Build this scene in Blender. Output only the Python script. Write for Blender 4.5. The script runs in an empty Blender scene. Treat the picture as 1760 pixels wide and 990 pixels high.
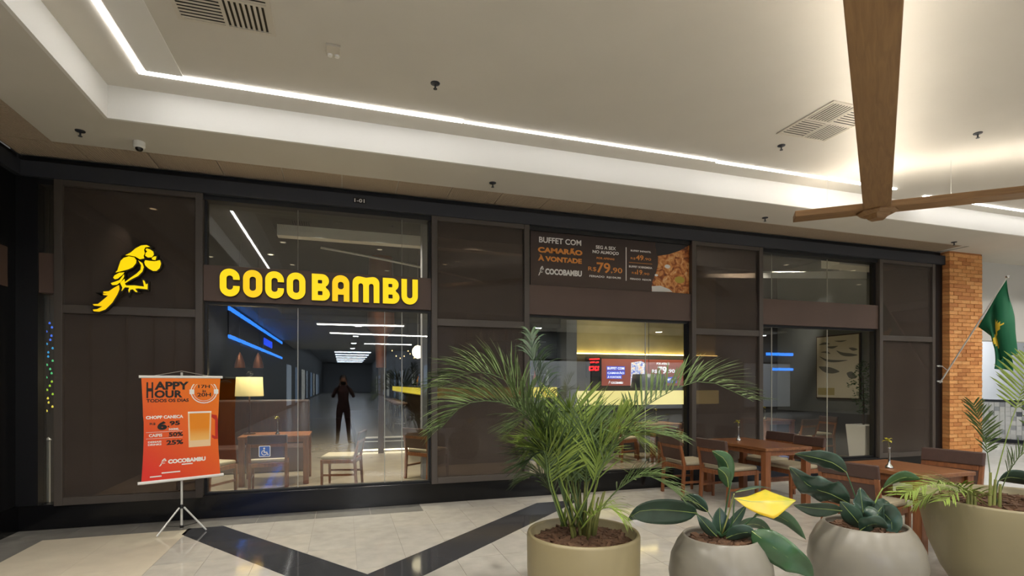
import bpy, bmesh, math, random
from mathutils import Vector, Matrix
random.seed(7)
scene = bpy.context.scene
COL = scene.collection
PI = math.pi

# ------------------------------------------------------------------ camera
CAMH = 1.55
YAW = math.atan(290 / 908.0)
cam_d = bpy.data.cameras.new('camera')
cam_d.lens = 36 * 908.0 / 1760
cam_d.sensor_width = 36
cam_d.shift_y = (659 - 495) / 1760.0
cam_d.clip_start = 0.02
cam_d.clip_end = 300
cam = bpy.data.objects.new('camera', cam_d)
cam.location = (0, 0, CAMH)
cam.rotation_euler = (PI / 2, 0, -YAW)
COL.objects.link(cam)
scene.camera = cam

# ------------------------------------------------------------------ world, exposure
w = bpy.data.worlds.new('world')
scene.world = w
w.use_nodes = True
w.node_tree.nodes['Background'].inputs[0].default_value = (1.0, 0.96, 0.9, 1)
w.node_tree.nodes['Background'].inputs[1].default_value = 0.10
vs = scene.view_settings
vs.view_transform = 'Standard'
vs.look = 'None'
vs.exposure = 0.0
vs.gamma = 1.0
vs.use_curve_mapping = False
scene.cycles.use_denoising = True
scene.cycles.max_bounces = 6
scene.cycles.use_adaptive_sampling = True
scene.cycles.adaptive_threshold = 0.03
scene.cycles.transparent_max_bounces = 16
scene.cycles.sample_clamp_indirect = 6.0

LED_MAIN = 15.0      # tray LED line
LED_THIN = 18.0
UPLIGHT = 26.0      # strip on top of the wooden pendant
DOWN_W = 32.0       # each added fill downlight

# ------------------------------------------------------------------ materials
def lin(c):
    return tuple(((v / 255.0) / 12.92 if v <= 10.31 else (((v / 255.0) + .055) / 1.055) ** 2.4) for v in c)

def mat(name, rgb, rough=.5, metal=0.0, var=0.0, scale=8.0, bump=0.0, bscale=None, emit=0.0, ergb=None, spec=.5, stretch=None, coat=0.0):
    m = bpy.data.materials.new(name)
    m.use_nodes = True
    nt = m.node_tree
    b = nt.nodes['Principled BSDF']
    c = lin(rgb)
    b.inputs['Base Color'].default_value = (*c, 1)
    b.inputs['Roughness'].default_value = rough
    b.inputs['Metallic'].default_value = metal
    b.inputs['Specular IOR Level'].default_value = spec
    b.inputs['Coat Weight'].default_value = coat
    if emit:
        b.inputs['Emission Color'].default_value = (*lin(ergb or rgb), 1)
        b.inputs['Emission Strength'].default_value = emit
    if var or bump:
        tc = nt.nodes.new('ShaderNodeTexCoord')
        src = tc.outputs['Object']
        if stretch:
            mp = nt.nodes.new('ShaderNodeMapping')
            mp.inputs['Scale'].default_value = stretch
            nt.links.new(src, mp.inputs['Vector'])
            src = mp.outputs['Vector']
        n = nt.nodes.new('ShaderNodeTexNoise')
        n.inputs['Scale'].default_value = scale
        n.inputs['Detail'].default_value = 6
        nt.links.new(src, n.inputs['Vector'])
        if var:
            r = nt.nodes.new('ShaderNodeValToRGB')
            r.color_ramp.elements[0].position = .3
            r.color_ramp.elements[1].position = .7
            r.color_ramp.elements[0].color = (*[v * (1 - var) for v in c], 1)
            r.color_ramp.elements[1].color = (*[min(1, v * (1 + var)) for v in c], 1)
            nt.links.new(n.outputs['Fac'], r.inputs['Fac'])
            nt.links.new(r.outputs['Color'], b.inputs['Base Color'])
        if bump:
            n2 = n
            if bscale:
                n2 = nt.nodes.new('ShaderNodeTexNoise')
                n2.inputs['Scale'].default_value = bscale
                n2.inputs['Detail'].default_value = 4
                nt.links.new(src, n2.inputs['Vector'])
            bp = nt.nodes.new('ShaderNodeBump')
            bp.inputs['Strength'].default_value = bump
            bp.inputs['Distance'].default_value = .01
            nt.links.new(n2.outputs['Fac'], bp.inputs['Height'])
            nt.links.new(bp.outputs['Normal'], b.inputs['Normal'])
    return m

def glass_mat(name, f0, tint=(1, 1, 1), cover=0.0, cover_rgb=(50, 42, 37), rough=0.0, fine=False):
    """thin architectural glass: transparent + mirror reflection by angle; 'cover' = share hidden by a woven screen"""
    m = bpy.data.materials.new(name)
    m.use_nodes = True
    nt = m.node_tree
    N, L = nt.nodes, nt.links
    for n in list(N):
        N.remove(n)
    out = N.new('ShaderNodeOutputMaterial')
    tr = N.new('ShaderNodeBsdfTransparent')
    tr.inputs[0].default_value = (*tint, 1)
    gl = N.new('ShaderNodeBsdfGlossy')
    gl.inputs['Roughness'].default_value = rough
    lw = N.new('ShaderNodeLayerWeight')
    lw.inputs['Blend'].default_value = .5
    pw = N.new('ShaderNodeMath'); pw.operation = 'POWER'; pw.inputs[1].default_value = 5
    L.new(lw.outputs['Facing'], pw.inputs[0])
    ml = N.new('ShaderNodeMath'); ml.operation = 'MULTIPLY_ADD'
    ml.inputs[1].default_value = 1 - f0; ml.inputs[2].default_value = f0
    L.new(pw.outputs[0], ml.inputs[0])
    base = tr
    if cover > 0:
        df = N.new('ShaderNodeBsdfDiffuse')
        df.inputs[0].default_value = (*lin(cover_rgb), 1)
        tc = N.new('ShaderNodeTexCoord')
        nz = N.new('ShaderNodeTexNoise'); nz.inputs['Scale'].default_value = 3.0
        mpp = N.new('ShaderNodeMapping'); mpp.inputs['Scale'].default_value = (1, 1, 5)
        L.new(tc.outputs['Object'], mpp.inputs['Vector']); L.new(mpp.outputs[0], nz.inputs['Vector'])
        rp = N.new('ShaderNodeValToRGB')
        rp.color_ramp.elements[0].color = (*[v * .85 for v in lin(cover_rgb)], 1)
        rp.color_ramp.elements[1].color = (*[v * 1.2 for v in lin(cover_rgb)], 1)
        L.new(nz.outputs['Fac'], rp.inputs['Fac']); L.new(rp.outputs['Color'], df.inputs[0])
        mx0 = N.new('ShaderNodeMixShader'); mx0.inputs[0].default_value = cover
        L.new(tr.outputs[0], mx0.inputs[1]); L.new(df.outputs[0], mx0.inputs[2])
        base = mx0
    mx = N.new('ShaderNodeMixShader')
    L.new(ml.outputs[0], mx.inputs[0]); L.new(base.outputs[0], mx.inputs[1]); L.new(gl.outputs[0], mx.inputs[2])
    L.new(mx.outputs[0], out.inputs['Surface'])
    return m

def wood_mat(name, c1, c2, rough=.4, axis=0, scale=3.0):
    m = mat(name, c1, rough)
    nt = m.node_tree; N, L = nt.nodes, nt.links
    b = N['Principled BSDF']
    tc = N.new('ShaderNodeTexCoord'); mp = N.new('ShaderNodeMapping')
    s = [14, 14, 14]; s[axis] = 1.2
    mp.inputs['Scale'].default_value = s
    nz = N.new('ShaderNodeTexNoise'); nz.inputs['Scale'].default_value = scale; nz.inputs['Detail'].default_value = 8
    nz.inputs['Distortion'].default_value = .8
    rp = N.new('ShaderNodeValToRGB')
    rp.color_ramp.elements[0].position = .3; rp.color_ramp.elements[1].position = .72
    rp.color_ramp.elements[0].color = (*lin(c2), 1); rp.color_ramp.elements[1].color = (*lin(c1), 1)
    L.new(tc.outputs['Object'], mp.inputs[0]); L.new(mp.outputs[0], nz.inputs['Vector'])
    L.new(nz.outputs['Fac'], rp.inputs['Fac']); L.new(rp.outputs['Color'], b.inputs['Base Color'])
    return m

def ramp_mat(name, stops, rough=.4, scale=20.0, kind='noise', detail=5, dist=0.0, emit=0.0):
    m = mat(name, (128, 128, 128), rough)
    nt = m.node_tree; N, L = nt.nodes, nt.links
    b = N['Principled BSDF']
    tc = N.new('ShaderNodeTexCoord')
    if kind == 'noise':
        t = N.new('ShaderNodeTexNoise'); t.inputs['Detail'].default_value = detail; t.inputs['Distortion'].default_value = dist
    else:
        t = N.new('ShaderNodeTexVoronoi')
    t.inputs['Scale'].default_value = scale
    L.new(tc.outputs['Object'], t.inputs['Vector'])
    rp = N.new('ShaderNodeValToRGB')
    cr = rp.color_ramp
    while len(cr.elements) < len(stops):
        cr.elements.new(.5)
    for e, (p, c) in zip(cr.elements, stops):
        e.position = p; e.color = (*lin(c), 1)
    L.new(t.outputs['Fac'] if kind == 'noise' else t.outputs['Distance'], rp.inputs['Fac'])
    L.new(rp.outputs['Color'], b.inputs['Base Color'])
    if emit:
        L.new(rp.outputs['Color'], b.inputs['Emission Color'])
        b.inputs['Emission Strength'].default_value = emit
    return m

def grad_mat(name, c1, c2, axis, lo, hi, rough=.5, emit=0.0):
    """printed colour gradient along one object axis"""
    m = mat(name, c1, rough)
    nt = m.node_tree; N, L = nt.nodes, nt.links
    b = N['Principled BSDF']
    tc = N.new('ShaderNodeTexCoord'); sp = N.new('ShaderNodeSeparateXYZ')
    L.new(tc.outputs['Object'], sp.inputs[0])
    mr = N.new('ShaderNodeMapRange'); mr.inputs[1].default_value = lo; mr.inputs[2].default_value = hi
    L.new(sp.outputs[axis], mr.inputs[0])
    rp = N.new('ShaderNodeValToRGB')
    rp.color_ramp.elements[0].color = (*lin(c1), 1); rp.color_ramp.elements[1].color = (*lin(c2), 1)
    L.new(mr.outputs[0], rp.inputs['Fac']); L.new(rp.outputs['Color'], b.inputs['Base Color'])
    if emit:
        L.new(rp.outputs['Color'], b.inputs['Emission Color']); b.inputs['Emission Strength'].default_value = emit
    return m

M = {}
M['plaster'] = mat('plaster', (201, 197, 188), .85, var=.02, scale=2)
M['plaster_band'] = mat('plaster_band', (222, 221, 217), .85)
M['tilemetal'] = mat('perforated_metal', (176, 160, 140), .6, metal=.0, var=.08, scale=60, bump=.5, bscale=160)
M['beam'] = mat('dark_beam', (46, 49, 56), .5)
M['black'] = mat('black_paint', (13, 13, 15), .45)
M['granite'] = mat('black_granite', (13, 13, 15), .18, var=.3, scale=90, spec=.4)
M['leftwall'] = mat('left_black_panel', (10, 10, 13), .4)
M['frame'] = mat('brown_frame', (76, 69, 63), .45)
M['band'] = mat('brown_band', (84, 66, 57), .5, var=.06, scale=3)
M['mesh'] = glass_mat('woven_screen', .022, (0.8, .72, .64), cover=.66, cover_rgb=(80, 72, 66), rough=.02)
M['glass'] = glass_mat('clear_glass', .085, (.96, .98, .97))
M['seam'] = mat('glass_seam', (170, 170, 160), .3)
M['tile'] = mat('floor_tile', (196, 192, 182), .07, var=.10, scale=6, coat=0, spec=.45)
M['tile2'] = mat('floor_tile_warm', (201, 196, 184), .07, var=.09, scale=7, spec=.45)
M['tilegrey'] = mat('floor_tile_grey', (136, 134, 128), .07, var=.10, scale=7, spec=.45)
M['tilecream'] = mat('floor_tile_cream', (222, 212, 190), .07, var=.06, scale=4, spec=.45)
M['tiledark'] = mat('floor_tile_dark', (66, 67, 70), .07, var=.12, scale=12, spec=.5)
M['grout'] = mat('floor_grout', (208, 204, 194), .5)
M['floorfar'] = mat('floor_far', (180, 176, 166), .2, var=.08, scale=2)
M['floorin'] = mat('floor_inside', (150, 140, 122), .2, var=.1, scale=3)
M['led'] = mat('led_white', (255, 250, 240), .5, emit=LED_MAIN, ergb=(255, 252, 248))
M['led_thin'] = mat('led_white_thin', (255, 250, 240), .5, emit=LED_THIN, ergb=(255, 252, 248))
M['uplight'] = mat('uplight_strip', (255, 244, 214), .5, emit=UPLIGHT, ergb=(255, 247, 232))
M['white'] = mat('white_paint', (232, 232, 228), .5)
M['offwhite'] = mat('offwhite_plastic', (196, 190, 178), .5)
M['beamwood'] = wood_mat('pendant_wood', (150, 116, 76), (126, 94, 60), .5, axis=0, scale=2)
M['chairwood'] = wood_mat('chair_wood', (146, 92, 56), (114, 68, 40), .35, axis=2)
M['tablewood'] = wood_mat('table_wood', (150, 100, 62), (112, 70, 42), .28, axis=1, scale=2)
M['leather'] = mat('brown_leather', (78, 57, 50), .42, var=.08, scale=20, bump=.15, bscale=150)
M['cushion'] = mat('seat_fabric', (176, 166, 140), .8, var=.06, scale=60, bump=.2, bscale=300)
M['chrome'] = mat('chrome', (200, 200, 200), .15, metal=1)
M['steel'] = mat('painted_steel', (206, 206, 202), .35, metal=.2)
M['potbeige'] = mat('pot_beige', (144, 132, 98), .45, var=.04, scale=4)
M['potgrey'] = mat('pot_grey', (130, 125, 113), .32, var=.06, scale=3)
M['potbig'] = mat('pot_olive', (144, 134, 102), .42, var=.05, scale=3)
M['potdark'] = mat('pot_inside', (90, 84, 74), .7)
M['mulch'] = mat('bark_mulch', (92, 66, 46), .9, var=.35, scale=25)
M['soil'] = mat('soil', (50, 38, 30), .95)
M['palm'] = mat('palm_green', (92, 112, 66), .45, var=.25, scale=9, spec=.4)
M['palm2'] = mat('palm_green_light', (126, 146, 66), .45, var=.2, scale=9, spec=.4)
M['palm3'] = mat('palm_green_dark', (62, 84, 54), .45, var=.25, scale=9, spec=.4)
M['stalk'] = mat('palm_stalk', (134, 138, 74), .5, var=.2, scale=14)
M['leafdark'] = mat('leaf_dark', (48, 70, 56), .28, var=.22, scale=9, spec=.5)
M['leafmid'] = mat('leaf_mid', (56, 86, 54), .28, var=.2, scale=8, spec=.5)
M['leafyellow'] = ramp_mat('leaf_yellow', [(.25, (140, 152, 36)), (.5, (204, 178, 34)), (.8, (214, 158, 24))], .35, 5)
M['midrib'] = mat('leaf_midrib', (150, 168, 92), .4)
M['brick'] = [mat('brick_%d' % i, c, .75, var=.12, scale=30, bump=.4, bscale=90) for i, c in enumerate([(206, 142, 82), (216, 152, 90), (194, 128, 72), (224, 164, 102)])]
M['mortar'] = mat('mortar', (176, 116, 68), .9)
M['yellow'] = mat('sign_yellow', (130, 104, 0), .4, emit=.92, ergb=(255, 220, 0))
M['yellow2'] = mat('sign_yellow_warm', (130, 98, 0), .4, emit=.92, ergb=(255, 206, 0))
M['signside'] = mat('sign_return', (24, 20, 6), .4)
M['gold'] = mat('gold_wall', (186, 174, 122), .4, metal=.15, var=.16, scale=2.5)
M['goldglow'] = mat('lit_band', (250, 240, 170), .5, emit=.62, ergb=(246, 232, 150), var=0)
M['barglow'] = mat('bar_lit_band', (240, 220, 90), .5, emit=.75, ergb=(240, 214, 70))
M['warmled'] = mat('warm_led', (255, 230, 150), .5, emit=9, ergb=(255, 226, 146))
M['bulb'] = mat('bulb', (255, 220, 160), .5, emit=3, ergb=(255, 206, 140))
M['globe'] = mat('globe', (255, 240, 205), .5, emit=3.0, ergb=(255, 238, 200))
M['shade'] = mat('lamp_shade', (226, 206, 140), .7, emit=.38, ergb=(232, 208, 132))
M['blue'] = mat('blue_led', (60, 140, 255), .5, emit=9, ergb=(50, 132, 255))
M['bluesign'] = mat('blue_sign', (40, 80, 255), .5, emit=6, ergb=(40, 84, 255))
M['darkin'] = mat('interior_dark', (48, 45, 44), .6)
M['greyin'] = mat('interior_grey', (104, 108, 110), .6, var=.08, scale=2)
M['darkwood'] = wood_mat('dark_wood', (70, 46, 32), (46, 30, 22), .4, axis=2)
M['copper'] = mat('copper', (150, 96, 70), .35, metal=.7)
M['greywall'] = mat('mall_grey', (150, 152, 156), .6)
M['palewall'] = mat('passage_pale', (196, 199, 204), .6)
M['whitewall'] = mat('mall_white', (206, 205, 200), .7)
M['red'] = mat('neon_red', (255, 30, 40), .5, emit=1.5, ergb=(255, 24, 40))
M['skin'] = mat('skin', (150, 106, 84), .55)
M['cloth_top'] = mat('cloth_maroon', (62, 34, 32), .85, var=.1, scale=20)
M['hair'] = mat('hair', (20, 16, 14), .6)
M['phone'] = mat('phone_black', (16, 16, 18), .3)
M['print_white'] = mat('print_white', (240, 238, 232), .5)
M['print_black'] = mat('print_black', (24, 16, 14), .5)
M['print_orange'] = mat('print_orange', (226, 146, 62), .5)

# ------------------------------------------------------------------ mesh builder
class MB:
    def __init__(s):
        s.v = []; s.f = []
    def add(s, verts, faces):
        o = len(s.v)
        s.v += [tuple(p) for p in verts]
        s.f += [tuple(i + o for i in fc) for fc in faces]
        return s
    def box(s, x0, x1, y0, y1, z0, z1):
        return s.add([(x0, y0, z0), (x1, y0, z0), (x1, y1, z0), (x0, y1, z0), (x0, y0, z1), (x1, y0, z1), (x1, y1, z1), (x0, y1, z1)],
                     [(0, 3, 2, 1), (4, 5, 6, 7), (0, 1, 5, 4), (1, 2, 6, 5), (2, 3, 7, 6), (3, 0, 4, 7)])
    def hexa(s, pts):
        return s.add(pts, [(0, 3, 2, 1), (4, 5, 6, 7), (0, 1, 5, 4), (1, 2, 6, 5), (2, 3, 7, 6), (3, 0, 4, 7)])
    def bar(s, p0, p1, w, h, up=(0, 0, 1)):
        p0 = Vector(p0); p1 = Vector(p1)
        t = (p1 - p0).normalized(); u = Vector(up)
        if abs(t.dot(u)) > .98: u = Vector((0, 1, 0))
        a = t.cross(u).normalized() * w / 2; b = a.cross(t).normalized() * h / 2
        P = [p0 - a - b, p0 + a - b, p1 + a - b, p1 - a - b, p0 - a + b, p0 + a + b, p1 + a + b, p1 - a + b]
        return s.hexa(P)
    def tube(s, pts, r, n=8, cap=True):
        pts = [Vector(p) for p in pts]
        if not hasattr(r, '__len__'): r = [r] * len(pts)
        rings = []
        pa = None
        for i, p in enumerate(pts):
            t = (pts[min(i + 1, len(pts) - 1)] - pts[max(i - 1, 0)]).normalized()
            if pa is None:
                pa = t.orthogonal().normalized()
            a = (pa - t * pa.dot(t))
            if a.length < 1e-5: a = t.orthogonal()
            a.normalize(); pa = a
            b = t.cross(a)
            rings.append([p + (a * math.cos(2 * PI * k / n) + b * math.sin(2 * PI * k / n)) * r[i] for k in range(n)])
        o = [q for rg in rings for q in rg]
        fc = []
        for i in range(len(pts) - 1):
            for k in range(n):
                fc.append((i * n + k, i * n + (k + 1) % n, (i + 1) * n + (k + 1) % n, (i + 1) * n + k))
        if cap:
            fc.append(tuple(range(n))[::-1]); fc.append(tuple((len(pts) - 1) * n + k for k in range(n)))
        return s.add(o, fc)
    def lathe(s, prof, n=32, c=(0, 0, 0)):
        v = []; fc = []
        for (r, z) in prof:
            for k in range(n):
                a = 2 * PI * k / n
                v.append((c[0] + max(r, 1e-4) * math.cos(a), c[1] + max(r, 1e-4) * math.sin(a), c[2] + z))
        for i in range(len(prof) - 1):
            for k in range(n):
                fc.append((i * n + k, i * n + (k + 1) % n, (i + 1) * n + (k + 1) % n, (i + 1) * n + k))
        return s.add(v, fc)
    def poly(s, pts2, z0, z1):
        """vertical prism over an xy polygon"""
        n = len(pts2)
        v = [(x, y, z0) for x, y in pts2] + [(x, y, z1) for x, y in pts2]
        fc = [tuple(range(n))[::-1], tuple(range(n, 2 * n))] + [(i, (i + 1) % n, n + (i + 1) % n, n + i) for i in range(n)]
        return s.add(v, fc)
    def grid(s, fn, nu, nv):
        v = [fn(i / (nu - 1), j / (nv - 1)) for i in range(nu) for j in range(nv)]
        fc = [(i * nv + j, i * nv + j + 1, (i + 1) * nv + j + 1, (i + 1) * nv + j) for i in range(nu - 1) for j in range(nv - 1)]
        return s.add(v, fc)
    def addmesh(s, me, fn=lambda p: p):
        return s.add([fn(v.co) for v in me.vertices], [tuple(p.vertices) for p in me.polygons])
    def mesh(s, name, smooth=False):
        me = bpy.data.meshes.new(name)
        me.from_pydata(s.v, [], s.f)
        me.validate()
        if smooth:
            me.polygons.foreach_set('use_smooth', [True] * len(me.polygons))
        me.update()
        return me
    def build(s, name, m, parent=None, smooth=False, bevel=0.0, fixn=False):
        me = s.mesh(name, smooth)
        if fixn:
            bm = bmesh.new(); bm.from_mesh(me); bmesh.ops.recalc_face_normals(bm, faces=bm.faces); bm.to_mesh(me); bm.free()
        return link(name, me, m, parent, bevel)

def link(name, me, m, parent=None, bevel=0.0):
    o = bpy.data.objects.new(name, me)
    if m is not None and not me.materials:
        me.materials.append(m)
    COL.objects.link(o)
    if parent is not None: o.parent = parent
    if bevel:
        bv = o.modifiers.new('bevel', 'BEVEL'); bv.width = bevel; bv.segments = 2; bv.limit_method = 'ANGLE'
    return o

def tag(o, label, cat, group=None):
    o['label'] = label; o['category'] = cat
    if group: o['group'] = group
    return o

def thing(name, label, cat, loc=(0, 0, 0), rz=0.0, group=None):
    o = bpy.data.objects.new(name, None)
    o.empty_display_size = .1
    COL.objects.link(o)
    o.location = loc; o.rotation_euler = (0, 0, rz)
    return tag(o, label, cat, group)

def struct(o, label=None):
    o['kind'] = 'structure'
    if label: o['label'] = label
    return o

def sempty(name, label, loc=(0, 0, 0)):
    o = bpy.data.objects.new(name, None)
    COL.objects.link(o); o.location = loc
    return struct(o, label)

def B(name, dims, m, parent=None, bevel=0.0):
    return MB().box(*dims).build(name, m, parent, bevel=bevel)

def copy_tree(o, parent=None):
    c = o.copy(); COL.objects.link(c); c.parent = parent
    for ch in list(o.children): copy_tree(ch, c)
    return c

# flat lettering -------------------------------------------------------------
def text_mesh(body, bold=.02):
    cu = bpy.data.curves.new('t', 'FONT')
    cu.body = body; cu.size = 1; cu.offset = bold; cu.extrude = .5; cu.resolution_u = 3
    ob = bpy.data.objects.new('t', cu)
    COL.objects.link(ob)
    bpy.context.view_layer.update()
    me = bpy.data.meshes.new_from_object(ob)
    bpy.data.objects.remove(ob); bpy.data.curves.remove(cu)
    return me

def put_text(mb, body, x0, z0, w, h, y, thick=.0015, bold=.02):
    """lettering in the xz plane, its box fitted to x0..x0+w, z0..z0+h; faces -y"""
    me = text_mesh(body, bold)
    xs = [v.co.x for v in me.vertices]; ys = [v.co.y for v in me.vertices]
    ax, bx, ay, by = min(xs), max(xs), min(ys), max(ys)
    mb.addmesh(me, lambda p: (x0 + (p.x - ax) / (bx - ax) * w, y - (p.z + .5) * thick, z0 + (p.y - ay) / (by - ay) * h))
    bpy.data.meshes.remove(me)
    return mb

def shape_mesh(polys, depth, y, offset=0.0):
    """filled 2d outline (with holes) in xz, extruded from y (back) to y-depth (front)"""
    cu = bpy.data.curves.new('s', 'CURVE')
    cu.dimensions = '2D'; cu.fill_mode = 'BOTH'; cu.extrude = .5; cu.offset = offset
    for pl in polys:
        sp = cu.splines.new('POLY'); sp.points.add(len(pl) - 1)
        for p, q in zip(sp.points, pl): p.co = (q[0], q[1], 0, 1)
        sp.use_cyclic_u = True
    ob = bpy.data.objects.new('s', cu)
    COL.objects.link(ob)
    bpy.context.view_layer.update()
    me = bpy.data.meshes.new_from_object(ob)
    bpy.data.objects.remove(ob); bpy.data.curves.remove(cu)
    mb = MB().addmesh(me, lambda p: (p.x, y - (p.z + .5) * depth, p.y))
    bpy.data.meshes.remove(me)
    return mb

def arc(cx, cz, r, a0, a1, n=8, rz=None):
    rz = rz if rz is not None else r
    return [(cx + r * math.cos(math.radians(a0 + (a1 - a0) * i / n)), cz + rz * math.sin(math.radians(a0 + (a1 - a0) * i / n))) for i in range(n + 1)]

def ring(cx, cz, r0, r1, n=28):
    return [arc(cx, cz, r1, 0, 360 - 360 / n, n - 1), arc(cx, cz, r0, 0, 360 - 360 / n, n - 1)]

def rrect(x0, z0, x1, z1, r):
    return arc(x1 - r, z1 - r, r, 0, 90) + arc(x0 + r, z1 - r, r, 90, 180) + arc(x0 + r, z0 + r, r, 180, 270) + arc(x1 - r, z0 + r, r, 270, 360)

def facade_xz(px, py, y):
    """measured picture point -> position on the facade plane at distance y (x, z in metres)"""
    s, c = math.sin(YAW), math.cos(YAW)
    u = (px - 880) / 908.0; k = y / (c - u * s)
    return ((s + u * c) * k, CAMH + (659 - py) / 908.0 * k)

def crom(P, n):
    P = [Vector(p) for p in P]
    Q = [P[0] * 2 - P[1]] + P + [P[-1] * 2 - P[-2]]
    out = []
    for i in range(n):
        t = i / (n - 1) * (len(P) - 1); k = min(int(t), len(P) - 2); f = t - k
        a, b, c, d = Q[k:k + 4]
        out.append(.5 * ((2 * b) + (c - a) * f + (2 * a - 5 * b + 4 * c - d) * f * f + (3 * b - a - 3 * c + d) * f ** 3))
    return out
# ================================================================== STRUCTURE
F = 6.83          # facade line
ZS, ZT = 3.95, 4.25   # soffit and tray heights

# ---- floor -------------------------------------------------------
floor = struct(B('floor', (-3.4, 40, -85, F, -.2, -.004), M['floorfar']), 'polished pale stone mall floor')

def clip(poly, a, b, c):
    """keep a*x+b*y<=c"""
    out = []
    for i in range(len(poly)):
        p, q = poly[i], poly[(i + 1) % len(poly)]
        dp, dq = a * p[0] + b * p[1] - c, a * q[0] + b * q[1] - c
        if dp <= 0: out.append(p)
        if (dp < 0 < dq) or (dq < 0 < dp):
            t = dp / (dp - dq); out.append((p[0] + (q[0] - p[0]) * t, p[1] + (q[1] - p[1]) * t))
    return out

def area(p):
    return abs(sum(p[i][0] * p[(i + 1) % len(p)][1] - p[(i + 1) % len(p)][0] * p[i][1] for i in range(len(p)))) / 2 if len(p) > 2 else 0

SL, SR = -1.39, .90
def half(slope, x, y, below):      # line through (x,y)
    c = y - slope * x
    return (-slope, 1, c) if below else (slope, -1, -c)
L_lo, L_up = (SL, -1.58, 6.19), (SL, -1.24, 6.43)
R_lo, R_up = (SR, 1.30, 4.89), (SR, 1.20, 5.36)

def floor_tile(poly, m, gap=.0025):
    if area(poly) < .004: return
    cx = sum(p[0] for p in poly) / len(poly); cy = sum(p[1] for p in poly) / len(poly)
    pl = []
    for x, y in poly:
        d = math.hypot(x - cx, y - cy) or 1
        k = max(0, (d - gap * 1.4) / d)
        pl.append((cx + (x - cx) * k, cy + (y - cy) * k))
    if sum(pl[i][0] * pl[(i + 1) % len(pl)][1] - pl[(i + 1) % len(pl)][0] * pl[i][1] for i in range(len(pl))) < 0: pl.reverse()
    MB().poly(pl, -.004, 0).build('floor_tile', m, floor)

def rect(x0, x1, y0, y1): return [(x0, y0), (x1, y0), (x1, y1), (x0, y1)]

rows = [6.45, 5.83, 5.21, 4.59, 3.97, 3.35, 2.73]
x = .11 - .42 * 4
while x < 9.2:
    for r0, r1 in zip(rows[1:], rows[:-1]):
        if x > 4 and r1 < 4.2 and x > 7.5: continue
        t = rect(x, x + .42, r0, r1)
        m = M['tile'] if random.random() < .6 else M['tile2']
        t = clip(t, -1, 0, 1.55)                         # right of the cream field
        if len(t) < 3: continue
        up = clip(clip(t, *half(*L_up, below=False)), *half(*R_up, below=False))
        floor_tile(up, m)
        lowl = clip(t, *half(*L_lo, below=True))
        floor_tile(lowl, m)
        lowr = clip(clip(t, *half(*R_lo, below=True)), *half(*L_lo, below=False))
        floor_tile(lowr, m)
    x += .42
x = -1.55
while x < 10.4:                                          # grey row along the facade
    floor_tile(rect(x, x + .62, 6.45, F), M['tilegrey'] if x < 0.4 else M['tile2' if int(x * 7) % 2 else 'tile'])
    x += .62
for i in range(3):
    floor_tile(rect(-3.25 + i * .57, -3.25 + (i + 1) * .57, 6.38, F), M['tilegrey'])
for i in range(5):
    floor_tile(rect(-3.25, -2.83, 6.38 - (i + 1) * .62, 6.38 - i * .62), M['tilegrey'])
for i in range(2):
    for j in range(3):
        floor_tile(rect(-2.83 + i * .64, -2.19 + i * .64, 6.38 - (j + 1) * 1.24, 6.38 - j * 1.24), M['tilecream'], .001)
# dark V stripe, cut into slabs
def stripe(lo, up, other_up, other_lo, x0, x1, n):
    for k in range(n):
        a, b = x0 + (x1 - x0) * k / n, x0 + (x1 - x0) * (k + 1) / n
        sl = lo[0]
        # cut perpendicular to the arm
        nrm = 1 / math.hypot(1, sl)
        p = [(-4, -2), (8, -2), (8, 6.43), (-4, 6.43)]
        p = clip(p, *half(*lo, below=False)); p = clip(p, *half(*up, below=True))
        ca = a * nrm + (lo[2] + sl * (a - lo[1])) * sl * nrm
        cb = b * nrm + (lo[2] + sl * (b - lo[1])) * sl * nrm
        p = clip(p, -nrm, -sl * nrm, -ca); p = clip(p, nrm, sl * nrm, cb)
        p = clip(p, -1, 0, 1.58)
        if other_lo: p = clip(p, *half(*other_lo, below=False))
        if other_up: p = clip(p, *half(*other_up, below=False))
        floor_tile(p, M['tiledark'], .0015)
stripe(L_lo, L_up, None, R_lo, -2.2, .6, 5)
stripe(R_lo, R_up, L_up, None, -.2, 3.2, 6)

# ---- ceiling -----------------------------------------------------
ceil = sempty('ceiling', 'beige plaster tray ceiling of the mall with a lower perimeter soffit')
B('tray_panel', (-2.03, 18, -6, 5.66, ZT, ZT + .08), M['plaster'], ceil)
B('soffit_front', (-2.755, 20, 5.69, 6.38, ZS, ZS + .06), M['plaster'], ceil)
B('soffit_end', (10.46, 20, 6.38, 7.1, ZS, ZS + .06), M['plaster'], ceil)
B('soffit_side', (-2.755, -2.06, -8, 5.69, ZS, ZS + .06), M['plaster'], ceil)
B('soffit_rear', (-2.03, 20, -26, -6, ZS, ZS + .06), M['plaster'], ceil)
B('soffit_rear_side', (-3.25, -2.03, -26, -8, ZS, ZS + .06), M['plaster'], ceil)
B('fascia_front', (-2.03, 18, 5.66, 5.69, ZS, ZT + .08), M['plaster_band'], ceil)
B('fascia_side', (-2.06, -2.03, -6, 5.69, ZS, ZT + .08), M['plaster_band'], ceil)
B('fascia_rear', (-2.03, 18, -6.03, -6, ZS + .06, ZT + .08), M['plaster_band'], ceil)
B('fascia_end', (18, 18.03, -6, 5.69, ZS + .06, ZT + .08), M['plaster_band'], ceil)
B('plaster_strip', (-1.62, -1.34, -6, 5.30, ZT - .008, ZT), M['plaster_band'], ceil)
tp = MB().box(.006, .639, .006, .444, 0, .012)
for k in range(1, 26):       # pressed ribs
    tp.box(k * .0248 - .004, k * .0248 + .004, .02, .43, -.004, .0)
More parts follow.
